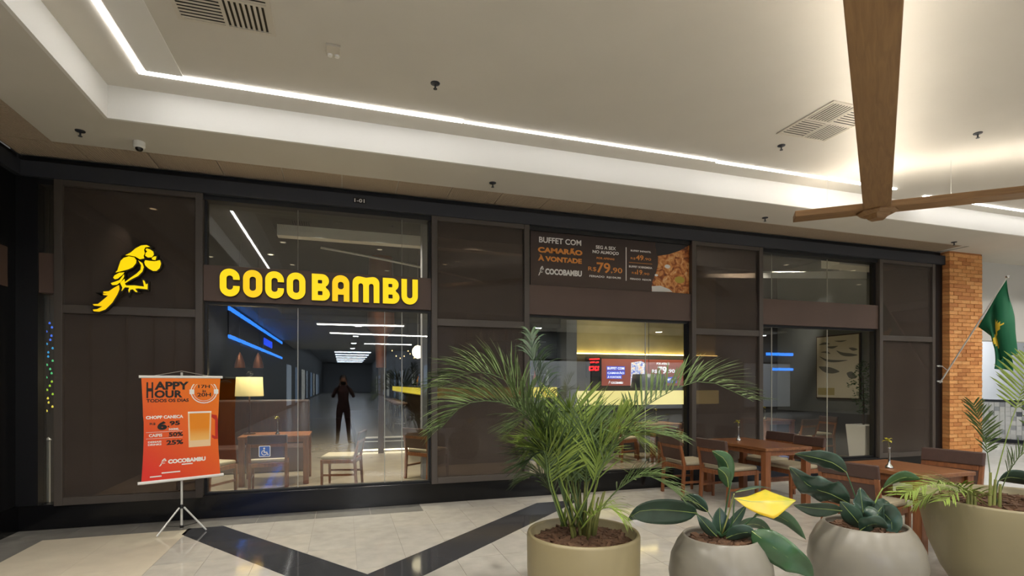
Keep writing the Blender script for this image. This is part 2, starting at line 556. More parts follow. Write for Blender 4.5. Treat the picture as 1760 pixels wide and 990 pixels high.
tpm = tp.mesh('ceiling_tile')
for i in range(21):
    o = link('ceiling_tile', tpm, M['tilemetal'], ceil); o.location = (-3.25 + i * .645 + .01, 6.385, ZS + .003)
tq = MB().box(.006, .48, .006, .639, 0, .012)
for k in range(1, 26): tq.box(.02, .47, k * .0248 - .004, k * .0248 + .004, -.004, 0)
tqm = tq.mesh('ceiling_tile')
for i in range(12):
    o = link('ceiling_tile', tqm, M['tilemetal'], ceil); o.location = (-3.245, 6.38 - (i + 1) * .645, ZS + .003)
B('ceiling_backing', (-3.25, 10.46, 6.38, F + .3, ZS + .02, ZS + .06), M['plaster'], ceil)
B('ceiling_backing', (-3.3, -2.755, -8, 6.38, ZS + .02, ZS + .06), M['plaster'], ceil)

# ---- facade ------------------------------------------------------
struct(B('baseboard_front', (-3.25, 10.46, F, F + .16, 0, .265), M['granite'], bevel=.004), 'black granite plinth under the shopfront')
t1 = struct(B('trim_1', (-3.25, 10.46, F - .06, F + .2, 3.715, 3.875), M['beam'], bevel=.004), 'dark grey metal beam over the shopfront')
B('shadow_gap', (-3.25, 10.46, F + .03, F + .2, 3.875, ZS), M['black'], t1)
B('header', (-3.25, 10.46, F + .01, F + .2, 3.66, 3.715), M['black'], t1)

wf = sempty('wall_front', 'dark brown shopfront bays of framed woven screens')
PAN = [(-2.92, -1.525), (1.085, 2.425), (5.04, 6.375), (8.885, 10.25)]
for (a, b) in PAN:
    fr = MB()
    fw = .075
    y0, y1 = F - .03, F + .06
    for (p, q, r, s_) in [(a, a + fw, .25, 3.74), (b - fw, b, .25, 3.74)]: fr.box(p, q, y0, y1, r, s_)
    for (r, s_) in [(.25, .33), (2.30, 2.39), (3.66, 3.74)]: fr.box(a + fw, b - fw, y0 + .004, y1, r, s_)
    fr.build('screen_frame', M['frame'], wf, bevel=.004)
    B('woven_screen', (a + fw, b - fw, F + .012, F + .022, .33, 2.30), M['mesh'], wf)
    B('woven_screen', (a + fw, b - fw, F + .012, F + .022, 2.39, 3.66), M['mesh'], wf)
B('corner_post', (-3.25, -3.06, F - .02, F + .15, .265, 3.715), M['leftwall'], wf)
B('end_post', (10.25, 10.46, F, F + .15, .265, 3.715), M['black'], wf)

WIN = [(-1.525, 1.085, [-.526, .503, .72]), (2.425, 5.04, [4.305]), (6.375, 8.885, [6.66, 7.834])]
UPS = [[-.526, .72], None, [6.66, 7.834]]
for i, (a, b, sm) in enumerate(WIN):
    wn = sempty('window_%d' % (i + 1), ['wide shopfront window under the yellow letters', 'shopfront window under the buffet poster', 'shopfront window beside the flag showing a painting'][i])
    fr = MB()
    for (p, q) in [(a, a + .03), (b - .03, b)]: fr.box(p, q, F + .05, F + .14, .265, 3.70)
    fr.box(a + .03, b - .03, F + .05, F + .14, .265, .285)
    fr.box(a + .03, b - .03, F + .05, F + .14, 2.465, 2.50)
    fr.build('window_frame', M['black'], wn)
    B('transom_band', (a, b, F + .0, F + .12, 2.50, 2.91), M['band'], wn, bevel=.003)
    xs = [a + .03] + sm + [b - .03]
    for p, q in zip(xs[:-1], xs[1:]):
        B('glass_pane', (p + .003, q - .003, F + .09, F + .10, .285, 2.465), M['glass'], wn)
    for p in sm:
        B('glass_seam', (p - .004, p + .004, F + .088, F + .102, .285, 2.465), M['seam'], wn)
    if UPS[i]:
        xs = [a + .03] + UPS[i] + [b - .03]
        for p, q in zip(xs[:-1], xs[1:]):
            B('glass_pane', (p + .003, q - .003, F + .09, F + .10, 2.91, 3.68), M['glass'], wn)
        for p in UPS[i]:
            B('glass_seam', (p - .002, p + .002, F + .088, F + .102, 2.91, 3.68), M['seam'], wn)
# narrow window at the left corner
wn = sempty('window_4', 'narrow glazed slit between the black corner and the first screen')
B('glass_pane', (-3.06, -2.92, F + .09, F + .10, .265, 2.50), M['glass'], wn)
B('glass_pane', (-3.06, -2.92, F + .09, F + .10, 2.93, 3.68), M['glass'], wn)
B('transom_band', (-3.06, -2.92, F + .0, F + .12, 2.51, 2.93), M['band'], wn)

# left side wall (black shop front returning towards the viewer)
wl = struct(B('wall_left', (-3.45, -3.25, -2.8, F, 0, ZS), M['leftwall']), 'black glossy wall returning from the left corner')
B('brown_band', (-3.25, -3.235, 5.2, 6.645, 2.53, 2.93), M['band'], wl)
B('wall_beam', (-3.25, -3.19, -2.8, F - .06, 3.715, 3.875), M['beam'], wl)
B('wall_plinth', (-3.25, -3.235, -2.8, F, 0, .27), M['granite'], wl)
for yy in (5.15, 3.9, 2.65, 1.4, .15): B('wall_post', (-3.25, -3.22, yy - .04, yy + .04, .27, 3.715), M['black'], wl)

# ---- brick pillar ------------------------------------------------
pil = struct(B('wall_pillar', (10.468, 11.312, 6.71, 7.4, 0, ZS), M['mortar']), 'orange brick pillar at the right end of the shopfront')
bw, bh, bg = .209, .061, .009
bmesh_var = []
for v in range(4):
    me = MB().box(0, bw, 0, .12, 0, bh).mesh('brick'); me.materials.append(M['brick'][v]); bmesh_var.append(me)
hmesh_var = []
for v in range(4):
    me = MB().box(0, bw / 2 - bg / 2, 0, .12, 0, bh).mesh('brick'); me.materials.append(M['brick'][v]); hmesh_var.append(me)
nrow = int((ZS - .005) / (bh + bg))
for r in range(nrow):
    z = .005 + r * (bh + bg)
    xx = 10.46
    seq = [0, 0, 0, 0] if r % 2 == 0 else [1, 0, 0, 0, 1]
    for hf in seq:
        o = bpy.data.objects.new('brick', random.choice(hmesh_var if hf else bmesh_var))
        COL.objects.link(o); o.parent = pil
        o.location = (xx, 6.70 + random.uniform(-.004, .004), z)
        xx += (bw / 2 - bg / 2 if hf else bw) + bg
B('corner_strip', (11.322, 11.345, 6.72, 7.4, 0, ZS), M['black'], pil)

# ---- mall beyond the pillar ---------------------------------------
wb = struct(B('wall_bulkhead', (11.345, 22, 7.1, 7.3, 2.40, ZS + .06), M['whitewall']), 'white bulkhead over the passage right of the pillar')
sgn = MB(); put_text(sgn, '3', 12.62, 2.62, .16, .16, 7.1); sgn.build('printed_numeral', M['beam'], wb)
struct(B('wall_passage', (11.345, 30, 13.0, 13.2, 0, 5), M['palewall']), 'grey wall at the end of the side passage')
struct(B('wall_passage_side', (11.345, 11.45, 7.4, 13.0, 0, 5), M['greywall']))
struct(B('floor_passage', (10.5, 40, F, 13, -.2, -.004), M['tile']))
struct(B('ceiling_passage', (11.345, 30, 7.3, 13.2, 4.2, 4.3), M['plaster']))

# ---- restaurant shell --------------------------------------------
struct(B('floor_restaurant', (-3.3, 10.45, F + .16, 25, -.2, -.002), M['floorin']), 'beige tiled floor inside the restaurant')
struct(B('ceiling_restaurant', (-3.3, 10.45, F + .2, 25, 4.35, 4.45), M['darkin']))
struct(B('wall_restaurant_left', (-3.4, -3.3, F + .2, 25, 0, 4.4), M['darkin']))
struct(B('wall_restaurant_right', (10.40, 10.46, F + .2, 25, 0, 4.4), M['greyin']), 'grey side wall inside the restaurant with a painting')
B('wainscot', (10.37, 10.40, F + .25, 11.4, 0, .9), M['darkin'], bpy.data.objects['wall_restaurant_right'])
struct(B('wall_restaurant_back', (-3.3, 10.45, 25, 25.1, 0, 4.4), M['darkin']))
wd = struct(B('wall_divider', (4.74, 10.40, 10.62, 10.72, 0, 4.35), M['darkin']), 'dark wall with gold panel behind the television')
B('gold_panel', (4.74, 8.45, 10.52, 10.56, 2.215, 4.1), M['gold'], wd)
B('lit_ledge', (4.74, 8.45, 10.45, 10.52, 2.195, 2.213), M['warmled'], wd)
B('lit_counter_front', (4.74, 8.45, 10.40, 10.62, 1.07, 1.385), M['goldglow'], wd)
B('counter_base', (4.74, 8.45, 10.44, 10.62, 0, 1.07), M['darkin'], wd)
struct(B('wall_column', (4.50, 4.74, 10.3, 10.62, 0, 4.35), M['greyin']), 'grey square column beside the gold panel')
struct(B('wall_column_bar', (1.22, 1.36, 8.6, 8.8, 0, 4.35), M['greywall']), 'slim pale column inside the wide window')
pf = struct(B('floor_platform', (.3, 10.3, 12.45, 25, 0, .33), M['darkin']), 'raised platform with lit edge inside the restaurant')
B('step_nosing', (.3, 1.45, 12.40, 12.45, .30, .335), M['white'], pf)
B('step_nosing', (.3, 1.45, 12.40, 12.45, .22, .235), M['white'], pf)
B('step_light', (.3, 1.45, 12.41, 12.45, .02, .05), M['globe'], pf)
# interior ceiling cove, and a white box standing in for a reflected band
struct(B('ceiling_box', (-1.05, 4.2, 9.55, 9.75, 4.02, 4.2), M['white']), 'white box standing in for a reflected band, under the restaurant ceiling')
cv = sempty('ceiling_cove', 'white sloping cove under the restaurant ceiling by the right window')
MB().hexa([(6.8, 9.2, 3.72), (10.35, 8.2, 3.72), (10.35, 8.9, 3.9), (6.8, 9.7, 3.9), (6.8, 9.2, 3.78), (10.35, 8.2, 3.9), (10.35, 8.9, 4.0), (6.8, 9.7, 3.98)]).build('cove_panel', M['white'], cv)
MB().box(8.9, 10.35, 7.6, 8.0, 3.8, 4.34).build('cove_drop', M['white'], cv)
cw = sempty('ceiling_cove_wide', 'pale curved cove under the restaurant ceiling in the wide window')
cvp = MB()
cvp.grid(lambda u, v: (-.4 + u * 3.2, 10.3 + v * .35 + .5 * u * u, 4.02 - .35 * u + .1 * v), 12, 4)
o = cvp.build('cove_panel', M['white'], cw); o.modifiers.new('solid', 'SOLIDIFY').thickness = .03

# ---- mall behind the viewer (seen mirrored in the glass) -----------
ml = struct(B('wall_mall_left', (-3.45, -3.25, -80, -2.8, 0, 5.2), M['greyin']), 'shop fronts along the mall behind the viewer')
mr = struct(B('wall_mall_right', (4.6, 4.8, -80, -9, 0, 5.2), M['greywall']))
mb_ = struct(B('wall_mall_back', (4.8, 40, -9.2, -9, 0, 5.2), M['greyin']))
struct(B('wall_mall_end', (-3.25, 4.6, -80.2, -80, 0, 5.2), M['greywall']))
struct(B('ceiling_mall', (-3.25, 4.6, -80, -26, 5.0, 5.1), M['greywall']))
struct(B('wall_mall_far', (39.8, 40, -9, 13, 0, 5.2), M['greywall']))
sglow = [mat('shop_light_%d' % i, c, .6, emit=e, ergb=c) for i, (c, e) in enumerate([((190, 205, 220), .9), ((150, 175, 205), .7), ((215, 215, 205), 1.1)])]
for k in range(8):
    wdt = (2.6, 1.2, 3.2, .8)[k % 4]
    B('shop_window', (-3.25, -3.2, -20.5 - k * 6 - wdt, -20.5 - k * 6, .2, 2.7), sglow[k % 3], ml)
    B('shop_window', (4.55, 4.6, -15 - k * 7 - wdt, -15 - k * 7, .2, 2.6), sglow[(k + 1) % 3], mr)
# ================================================================== LAMPS AND CEILING DEVICES
def led(name, dims, m, label, group='tray ceiling led lines'):
    return tag(B(name, dims, m), label, 'light', group)
led('led_strip', (-1.69, 1.17, 5.305, 5.355, ZT - .012, ZT - .001), M['led'], 'thick bright led line along the front of the tray, left of the joint')
led('led_strip', (-1.68, -1.645, -5.6, 5.305, ZT - .012, ZT - .001), M['led'], 'led line running down the left side of the ceiling tray')
led('led_strip', (1.19, 4.30, 5.328, 5.347, ZT - .012, ZT - .001), M['led_thin'], 'thin middle led line along the front of the tray')
led('led_strip', (4.33, 7.30, 5.345, 5.378, ZT - .012, ZT - .001), M['led_thin'], 'led line along the tray front passing above the wooden pendant joint')
led('led_strip', (7.95, 15.5, 5.42, 5.45, ZT - .012, ZT - .001), M['led_thin'], 'rightmost led line of the tray, below the pendant beam')

# wooden pendant of crossing beams with uplights
pd = thing('wooden_pendant', 'large suspended wooden beam pendant with uplights and round joint', 'pendant light', (6.42, 4.95, 3.72))
a1 = math.atan2(2.70, 3.53); a2 = math.atan2(-1.28, 1.52)
def beam_part(nm, ang, l0, l1, wd, z0, z1):
    o = B(nm, (l0, l1, -wd / 2, wd / 2, z0, z1), M['beamwood'], pd, bevel=.006)
    o.rotation_euler = (0, 0, ang)
    up = B('uplight_strip', (l0 + .25, l1 - .12, -.025, .025, z1, z1 + .012), M['uplight'], o)
    return o
beam_part('beam', a1, -5.4, .26, .285, 0, .085)
b2 = beam_part('beam', a2, -.93, 3.6, .27, .005, .085)
MB().lathe([(.0, -.045), (.17, -.045), (.225, -.018), (.225, .0), (0, .0)], 8).build('joint_plate', M['beamwood'], pd)
MB().lathe([(.0, -.10), (.10, -.10), (.15, -.045), (0, -.045)], 5).build('joint_cap', M['beamwood'], pd)
wr = MB()
for (ang, l) in [(a1, -2.0), (a1, -4.6), (a2, -.55), (a2, .75), (a2, 3.0)]:
    p = Vector((math.cos(ang) * l, math.sin(ang) * l, .085))
    wire = MB().tube([p, p + Vector((0, 0, ZT - 3.72 - .085))], .002, 6).build('suspension_wire', M['steel'], pd)

# fill downlights added out of view to brighten floor, pots and brick
DL = [(-1.1, 2.9), (.7, 2.9), (2.4, 2.2), (4.2, 1.9), (-1.1, .9), (1.0, .9), (3.2, .4), (5.6, .6), (8.0, 1.0), (9.6, 4.3), (11.6, 4.3), (10.6, 1.6), (13.4, 3.0), (13.4, -.6), (12.6, 5.1), (14.8, 5.1)]
DL += [(x, y) for x in (-.6, 2.2, 5.0, 7.8, 10.6) for y in (-1.6, -4.6)]
for i, (x, y) in enumerate(DL):
    t = thing('fill_downlight', 'small round fill downlight added in the tray ceiling out of view', 'downlight', (x, y, ZT), 0, 'added tray fill downlights')
    MB().lathe([(.055, -.002), (.075, -.002), (.075, -.008), (.055, -.008), (.055, -.002)], 20).build('trim_ring', M['white'], t)
    MB().lathe([(0, -.004), (.054, -.004)], 20).build('lens', M['globe'], t)
    ld = bpy.data.lights.new('downlight', 'AREA'); ld.shape = 'DISK'; ld.size = .11; ld.energy = DOWN_W; ld.color = (1, .95, .88); ld.spread = math.radians(150)
    lo = bpy.data.objects.new('fill_lamp', ld); COL.objects.link(lo); lo.parent = t; lo.location = (0, 0, -.012)

t = thing('fill_downlight', 'small round fill downlight added in the left soffit beside the viewer', 'downlight', (-2.4, 2.6, ZS))  # unseen lamp added to brighten the cream floor at left
MB().lathe([(.055, -.002), (.075, -.002), (.075, -.008), (.055, -.008), (.055, -.002)], 20).build('trim_ring', M['white'], t)
MB().lathe([(0, -.004), (.054, -.004)], 20).build('lens', M['globe'], t)
ld = bpy.data.lights.new('downlight', 'AREA'); ld.shape = 'DISK'; ld.size = .11; ld.energy = DOWN_W * 1.3; ld.color = (1, .94, .84); ld.spread = math.radians(150)
lo = bpy.data.objects.new('fill_lamp', ld); COL.objects.link(lo); lo.parent = t; lo.location = (0, 0, -.012)
# air vents
def vent(x, y, sx, sy, label):
    t = thing('ceiling_vent', label, 'vent', (x, y, ZT), 0, 'air vents in the tray')
    fr = MB()
    fr.box(0, sx, 0, .03, -.012, 0).box(0, sx, sy - .03, sy, -.012, 0).box(0, .03, .03, sy - .03, -.012, 0).box(sx - .03, sx, .03, sy - .03, -.012, 0)
    fr.box(sx / 2 - .012, sx / 2 + .012, .03, sy - .03, -.012, 0).box(.03, sx / 2 - .012, sy / 2 - .012, sy / 2 + .012, -.012, 0).box(sx / 2 + .012, sx - .03, sy / 2 - .012, sy / 2 + .012, -.012, 0)
    fr.build('vent_frame', M['offwhite'], t)
    B('vent_backing', (.02, sx - .02, .02, sy - .02, -.0015, 0), M['black'], t)
    for qx in (0, 1):
        for qy in (0, 1):
            x0, x1 = (.03, sx / 2 - .012) if qx == 0 else (sx / 2 + .012, sx - .03)
            y0, y1 = (.03, sy / 2 - .012) if qy == 0 else (sy / 2 + .012, sy - .03)
            n = 8
            for k in range(n):
                s = MB()
                if (qx + qy) % 2 == 1:
                    d = (y1 - y0) / n; s.box(x0, x1, y0 + k * d + .017, y0 + (k + 1) * d, -.008, -.005)
                else:
                    d = (x1 - x0) / n; s.box(x0 + k * d + .017, x0 + (k + 1) * d, y0, y1, -.008, -.005)
                s.build('slat', M['offwhite'], t)
    return t
vent(-1.16, 3.80, .665, .665, 'square four-way air vent near the left led line')
vent(4.45, 3.86, .66, .70, 'square four-way air vent left of the wooden pendant')

def sprinkler(x, y, z, label):
    t = thing('sprinkler', label, 'sprinkler', (x, y, z), 0, 'ceiling sprinklers')
    MB().lathe([(0, 0), (.042, 0), (.040, -.008), (.02, -.014), (0, -.014)], 16).build('rose', M['beam'], t)
    MB().tube([(0, 0, -.012), (0, 0, -.05)], .008, 8).build('nozzle', M['beam'], t)
    MB().lathe([(0, -.05), (.018, -.05), (.018, -.054), (0, -.054)], 12).build('deflector', M['beam'], t)
sprinkler(.788, 4.736, ZT, 'sprinkler on the tray ceiling above the middle of the led line')
sprinkler(4.735, 4.78, ZT, 'sprinkler on the tray ceiling just below the right vent')
sprinkler(6.52, 3.9, ZT, 'sprinkler on the bright ceiling right of the wooden pendant')
sprinkler(-2.381, 6.03, ZS, 'sprinkler on the soffit left of the security camera')
sprinkler(1.703, 6.09, ZS, 'sprinkler on the soffit above the second screen bay')
sprinkler(5.816, 6.17, ZS, 'sprinkler on the soffit above the third screen bay')
sprinkler(9.879, 6.26, ZS, 'rightmost sprinkler on the soffit, above the brick pillar')

t = thing('security_camera', 'small white dome security camera on the left soffit', 'camera', (-1.933, 6.13, ZS))
MB().lathe([(0, 0), (.052, 0), (.052, -.05), (.044, -.062), (0, -.062)], 20).build('housing', M['white'], t, smooth=False)
MB().lathe([(.034, -.062), (.032, -.078), (.02, -.09), (0, -.094)], 16).build('lens_dome', M['phone'], t, smooth=True)
t = thing('emergency_light', 'small square emergency light on the tray ceiling', 'emergency light', (-.076, 4.508, ZT))
B('housing', (-.055, .055, -.075, .075, -.02, 0), M['offwhite'], t, bevel=.004)
for s in (-1, 1): MB().lathe([(0, -.034), (.018, -.034), (.022, -.02), (0, -.02)], 12, (s * .027, .045, 0)).build('lamp_head', M['white'], t)

# ================================================================== SIGNS
# yellow letter sign -------------------------------------------------
sg = thing('letter_sign', 'glowing yellow raised letters on the brown band over the wide window', 'sign', (0, 0, 0))
YS = F - .035
def letter_poly(ch, x0, x1, z0, z1):
    w, h = x1 - x0, z1 - z0
    r = min(w * .5, h * .36)
    t = .33 * w if ch != 'M' else .215 * w
    X = lambda a: x0 + a
    if ch == 'O':
        return [rrect(x0, z0, x1, z1, r), rrect(x0 + t, z0 + .24 * h, x1 - t, z1 - .24 * h, (w - 2 * t) * .5 * .98)]
    if ch == 'C':
        ri = (w - 2 * t) * .5 * .98
        g0, g1 = z0 + .385 * h, z0 + .615 * h
        a0, a1 = z0 + .24 * h, z1 - .24 * h
        p = [(x1, g1)] + arc(x1 - r, z1 - r, r, 0, 90) + arc(x0 + r, z1 - r, r, 90, 180) + arc(x0 + r, z0 + r, r, 180, 270) + arc(x1 - r, z0 + r, r, 270, 360) + [(x1, g0)]
        p += [(x1 - t, g0)] + arc(x1 - t - ri, a0 + ri, ri, 360, 270) + arc(x0 + t + ri, a0 + ri, ri, 270, 180) + arc(x0 + t + ri, a1 - ri, ri, 180, 90) + arc(x1 - t - ri, a1 - ri, ri, 90, 0) + [(x1 - t, g1)]
        return [p]
    if ch == 'B':
        rb = h * .25
        p = [(x0, z0)] + arc(x1 - rb, z0 + rb, rb, 270, 420, 10) + arc(x1 - rb - .01, z1 - rb, rb, 300, 450, 10) + [(x0, z1)]
        return [p, rrect(x0 + t, z0 + .2 * h, x0 + t + .26 * w, z0 + .36 * h, .05 * w), rrect(x0 + t, z0 + .64 * h, x0 + t + .24 * w, z0 + .78 * h, .05 * w)]
    if ch == 'A':
        p = [(x0, z0), (x0 + t, z0), (x0 + t, z0 + .26 * h), (x1 - t, z0 + .26 * h), (x1 - t, z0), (x1, z0)] + arc(x1 - r, z1 - r, r, 0, 90) + arc(x0 + r, z1 - r, r, 90, 180)
        return [p, rrect(x0 + t, z0 + .46 * h, x1 - t, z1 - .25 * h, (w - 2 * t) * .48)]
    if ch == 'U':
        ri = (w - 2 * t) * .5
        p = [(x0, z1), ] + arc(x0 + r, z0 + r, r, 180, 270) + arc(x1 - r, z0 + r, r, 270, 360) + [(x1, z1), (x1 - t, z1)] + arc(x1 - t - ri, z0 + .24 * h + ri, ri, 360, 180, 10) + [(x0 + t, z1)]
        return [p]
    if ch == 'M':
        n = (w - 3 * t) / 2; ri = n / 2
        top = z1 - .26 * h
        p = [(x0, z0), (x0 + t, z0)] + arc(x0 + t + ri, top - ri, ri, 180, 0, 6) + [(x0 + t + n, z0), (x0 + 2 * t + n, z0)] + arc(x0 + 2 * t + n + ri, top - ri, ri, 180, 0, 6) + [(x1 - t, z0), (x1, z0)]
        rm = w * .24
        p += arc(x1 - rm, z1 - rm, rm, 0, 100) + [(x0 + w / 2, z1 - .045 * h)] + arc(x0 + rm, z1 - rm, rm, 80, 180)
        return [p]
LET = [('C', 378, 412), ('O', 418, 451), ('C', 456, 488), ('O', 493, 525), ('B', 536, 567), ('A', 571, 600.5), ('M', 606, 652), ('B', 658, 686.5), ('U', 690, 718)]
for i, (ch, p0, p1) in enumerate(LET):
    xa, xb = facade_xz(p0, 480, YS)[0], facade_xz(p1, 480, YS)[0]
    pl = letter_poly(ch, xa, xb, 2.553, 2.872)
    o = shape_mesh(pl, .012, YS).build('letter', M['yellow' if i not in (1, 5) else 'yellow2'], sg)
    shape_mesh(pl, .033, F - .002, .004).build('letter_return', M['signside'], o)

# parrot sign --------------------------------------------------------
PARROT = [
 [(500, 255), (560, 225), (620, 175), (680, 145), (740, 140), (775, 158), (722, 165), (708, 195), (718, 232), (703, 262), (712, 290), (660, 300), (610, 270), (545, 257)],
 [(742, 178), (780, 190), (812, 212), (820, 248), (798, 278), (752, 280), (724, 262), (730, 228), (748, 216), (728, 192)],
 [(798, 290), (822, 272), (850, 268), (838, 310), (806, 306)],
 [(725, 312), (760, 318), (830, 325), (890, 312), (901, 350), (886, 400), (850, 432), (808, 432), (760, 405), (725, 370), (714, 335)],
 [(445, 320), (482, 285), (540, 268), (600, 280), (622, 310), (617, 345), (580, 390), (530, 414), (440, 438), (388, 450), (410, 428), (425, 380)],
 [(486, 449), (430, 455), (376, 485), (362, 510), (376, 527), (410, 520), (458, 482)],
 [(482, 474), (432, 538), (372, 560), (335, 572), (350, 593), (400, 590), (450, 552), (482, 500)],
 [(645, 314), (690, 345), (706, 390), (690, 440), (640, 490), (560, 530), (490, 575), (500, 555), (560, 510), (630, 462), (672, 420), (678, 370)],
 [(440, 570), (488, 524), (492, 580), (510, 600), (600, 598), (712, 612), (696, 536), (714, 545), (730, 590), (750, 578), (748, 642), (640, 630), (606, 634), (636, 672), (615, 672), (582, 640), (552, 646), (540, 678), (533, 652), (545, 622), (490, 618), (456, 660), (466, 622)],
 [(425, 595), (430, 640), (405, 700), (350, 790), (270, 870), (200, 895), (140, 890), (130, 872), (180, 868), (240, 835), (142, 826), (130, 812), (190, 808), (250, 760), (305, 712), (250, 706), (246, 692), (302, 692), (250, 682), (250, 668), (312, 664), (380, 620)]]
def parrot_pts(pl, y): return [facade_xz(140 + a / 6.6, 400 + b / 6.6, y) for a, b in pl]
ps = thing('parrot_sign', 'glowing yellow raised parrot emblem on the first dark screen bay', 'sign', (0, 0, 0))
for i, pl in enumerate(PARROT):
    q = parrot_pts(pl, F - .09)
    o = shape_mesh([q], .01, F - .085).build('emblem_piece', M['yellow2' if i in (9,) else 'yellow'], ps)
    shape_mesh([q], .05, F - .034, .014).build('emblem_return', M['signside'], o)

# unit number plate ---------------------------------------------------
t = thing('unit_number', 'small black plate with white unit number on the beam', 'sign', (.19, F - .06, 3.80))
B('plate', (-.075, .075, -.006, 0, -.035, .035), M['black'], t)
put_text(MB(), '1-01', -.06, -.022, .12, .044, -.006).build('printed_number', M['print_white'], t)

# small white logo glyph used on printed matter
def mini_logo(mb, x0, z0, w, h, y):
    for pl in PARROT:
        q = [(x0 + (a - 130) / 775 * w, z0 + (895 - b) / 755 * h) for a, b in pl]
        sm = shape_mesh([q], .0015, y)
        mb.add(sm.v, sm.f)
    return mb

# buffet poster -------------------------------------------------------
pw, ph = 2.53, .765
pt = thing('buffet_poster', 'wide dark brown buffet poster with prices and shrimp photo over the middle window', 'poster', (2.465, F + .045, 2.915))
grad = grad_mat('poster_brown', (78, 62, 52), (50, 34, 30), 2, 0, .75, .45)
B('board', (0, pw, 0, .03, 0, ph), grad, pt)
def PX(px, py):      # picture point -> poster coordinates
    x, z = facade_xz(px, py, F + .045); return x - 2.465, z - 2.915
def poster_text(body, pxl, pxr, pyt, pyb, m, nm='printed_text', bold=.02):
    """pyt/pyb measured at the left end of the line"""
    x0, zt = PX(pxl, pyt); _, zb = PX(pxl, pyb); x1, _ = PX(pxr, pyt)
    put_text(MB(), body, x0, zb, x1 - x0, zt - zb, 0, bold=bold).build(nm, m, pt)
poster_text('BUFFET COM', 926.5, 999, 406.5, 416.5, M['print_white'])
poster_text('CAMARÃO', 924.5, 1001, 422, 433.5, M['print_orange'], bold=.05)
poster_text('À VONTADE', 924.5, 1000, 437, 448, M['print_orange'], bold=.05)
x0, zt = PX(925, 456.5); _, zb = PX(925, 473.5); x1, _ = PX(934.5, 460)
mini_logo(MB(), x0, zb, x1 - x0, zt - zb, 0).build('printed_emblem', M['print_white'], pt)
poster_text('COCOBAMBU', 937, 1000, 461, 471.5, M['print_white'], bold=.05)
poster_text('SEG A SEX', 1024, 1058.5, 421.5, 427.5, M['print_white'])
poster_text('NO ALMOÇO', 1018.5, 1063.5, 429.5, 436, M['print_white'], bold=.03)
poster_text('POR APENAS', 1025.5, 1056, 441.5, 445, M['print_orange'])
poster_text('R$', 1011, 1025, 458, 466, M['print_orange'], bold=.0)
poster_text('79', 1025.5, 1049, 450.5, 468.5, M['print_orange'], bold=.02)
poster_text(',90', 1050, 1069.5, 459.5, 470, M['print_orange'], bold=.01)
poster_text('FERIADO  R$104,90', 1013, 1067, 472.5, 476.5, M['print_white'])
poster_text('BUFFET INFANTIL', 1084, 1119, 429, 432, M['print_white'])
poster_text('R$', 1084, 1092, 442, 446, M['print_orange'], bold=0)
poster_text('49', 1093, 1106, 438, 447, M['print_orange'])
poster_text(',90', 1106.5, 1119, 443, 448, M['print_orange'], bold=0)
poster_text('BUFFET SOBREMESA', 1081, 1121, 456, 459.5, M['print_white'])
poster_text('R$', 1086, 1094, 467, 471, M['print_orange'], bold=0)
poster_text('19', 1095, 1104, 463.5, 472, M['print_orange'])
poster_text(',90', 1104.5, 1116, 468.5, 473, M['print_orange'], bold=0)
poster_text('FERIADO  R$24,90', 1083, 1119, 477.5, 481, M['print_white'])
a, b = PX(1075.5, 425), PX(1076.5, 482.5)
B('printed_rule', (a[0], a[0] + .012, -.0015, 0, b[1], a[1]), M['print_white'], pt)
a, b = PX(1081, 450.5), PX(1121, 451)
B('printed_rule', (a[0], b[0], -.0015, 0, a[1] - .006, a[1]), M['print_orange'], pt)
food = ramp_mat('printed_food', [(.30, (58, 26, 14)), (.42, (168, 92, 40)), (.52, (206, 134, 70)), (.62, (226, 168, 104)), (.75, (236, 214, 176))], .5, 9, dist=1.5)
EDGE = [(1125, 417.5), (1127, 430), (1131, 442), (1131, 455), (1127, 470), (1121, 485), (1119.5, 500)]
edge = [PX(*p) for p in EDGE]
dark = edge[:3] + [PX(1185, 448), PX(1185, 424)]
edge[0] = (edge[0][0], ph - .004)
zb = .004
poly = [(x, max(z, zb)) for x, z in edge] + [(PX(1187, 500)[0], zb), (PX(1187, 450)[0], ph - .004)]
shape_mesh([poly], .0015, 0).build('printed_food_photo', food, pt)
q = [edge[0], PX(1127, 430), PX(1130, 440), PX(1150, 437), PX(1168, 431), PX(1180, 424), (PX(1187, 425)[0], ph - .004)]
shape_mesh([q], .001, -.0015).build('printed_backdrop', mat('print_dark', (40, 38, 40), .5), pt)
shape_mesh([[PX(1120, 492), PX(1135, 491), PX(1150, 497), PX(1156, 502), (PX(1119.5, 500)[0] + .01, .006)]], .001, -.0015).build('printed_plate', M['print_white'], pt)
for (cx, cy, rr, m_) in [(1147, 458, .05, M['print_white']), (1168, 481, .09, mat('print_green', (180, 160, 60), .5)), (1128, 473, .03, M['print_white'])]:
    c = PX(cx, cy)
    shape_mesh([arc(c[0], c[1], rr, 0, 340, 10, rr * .6)], .001, -.0015).build('printed_garnish', m_, pt)

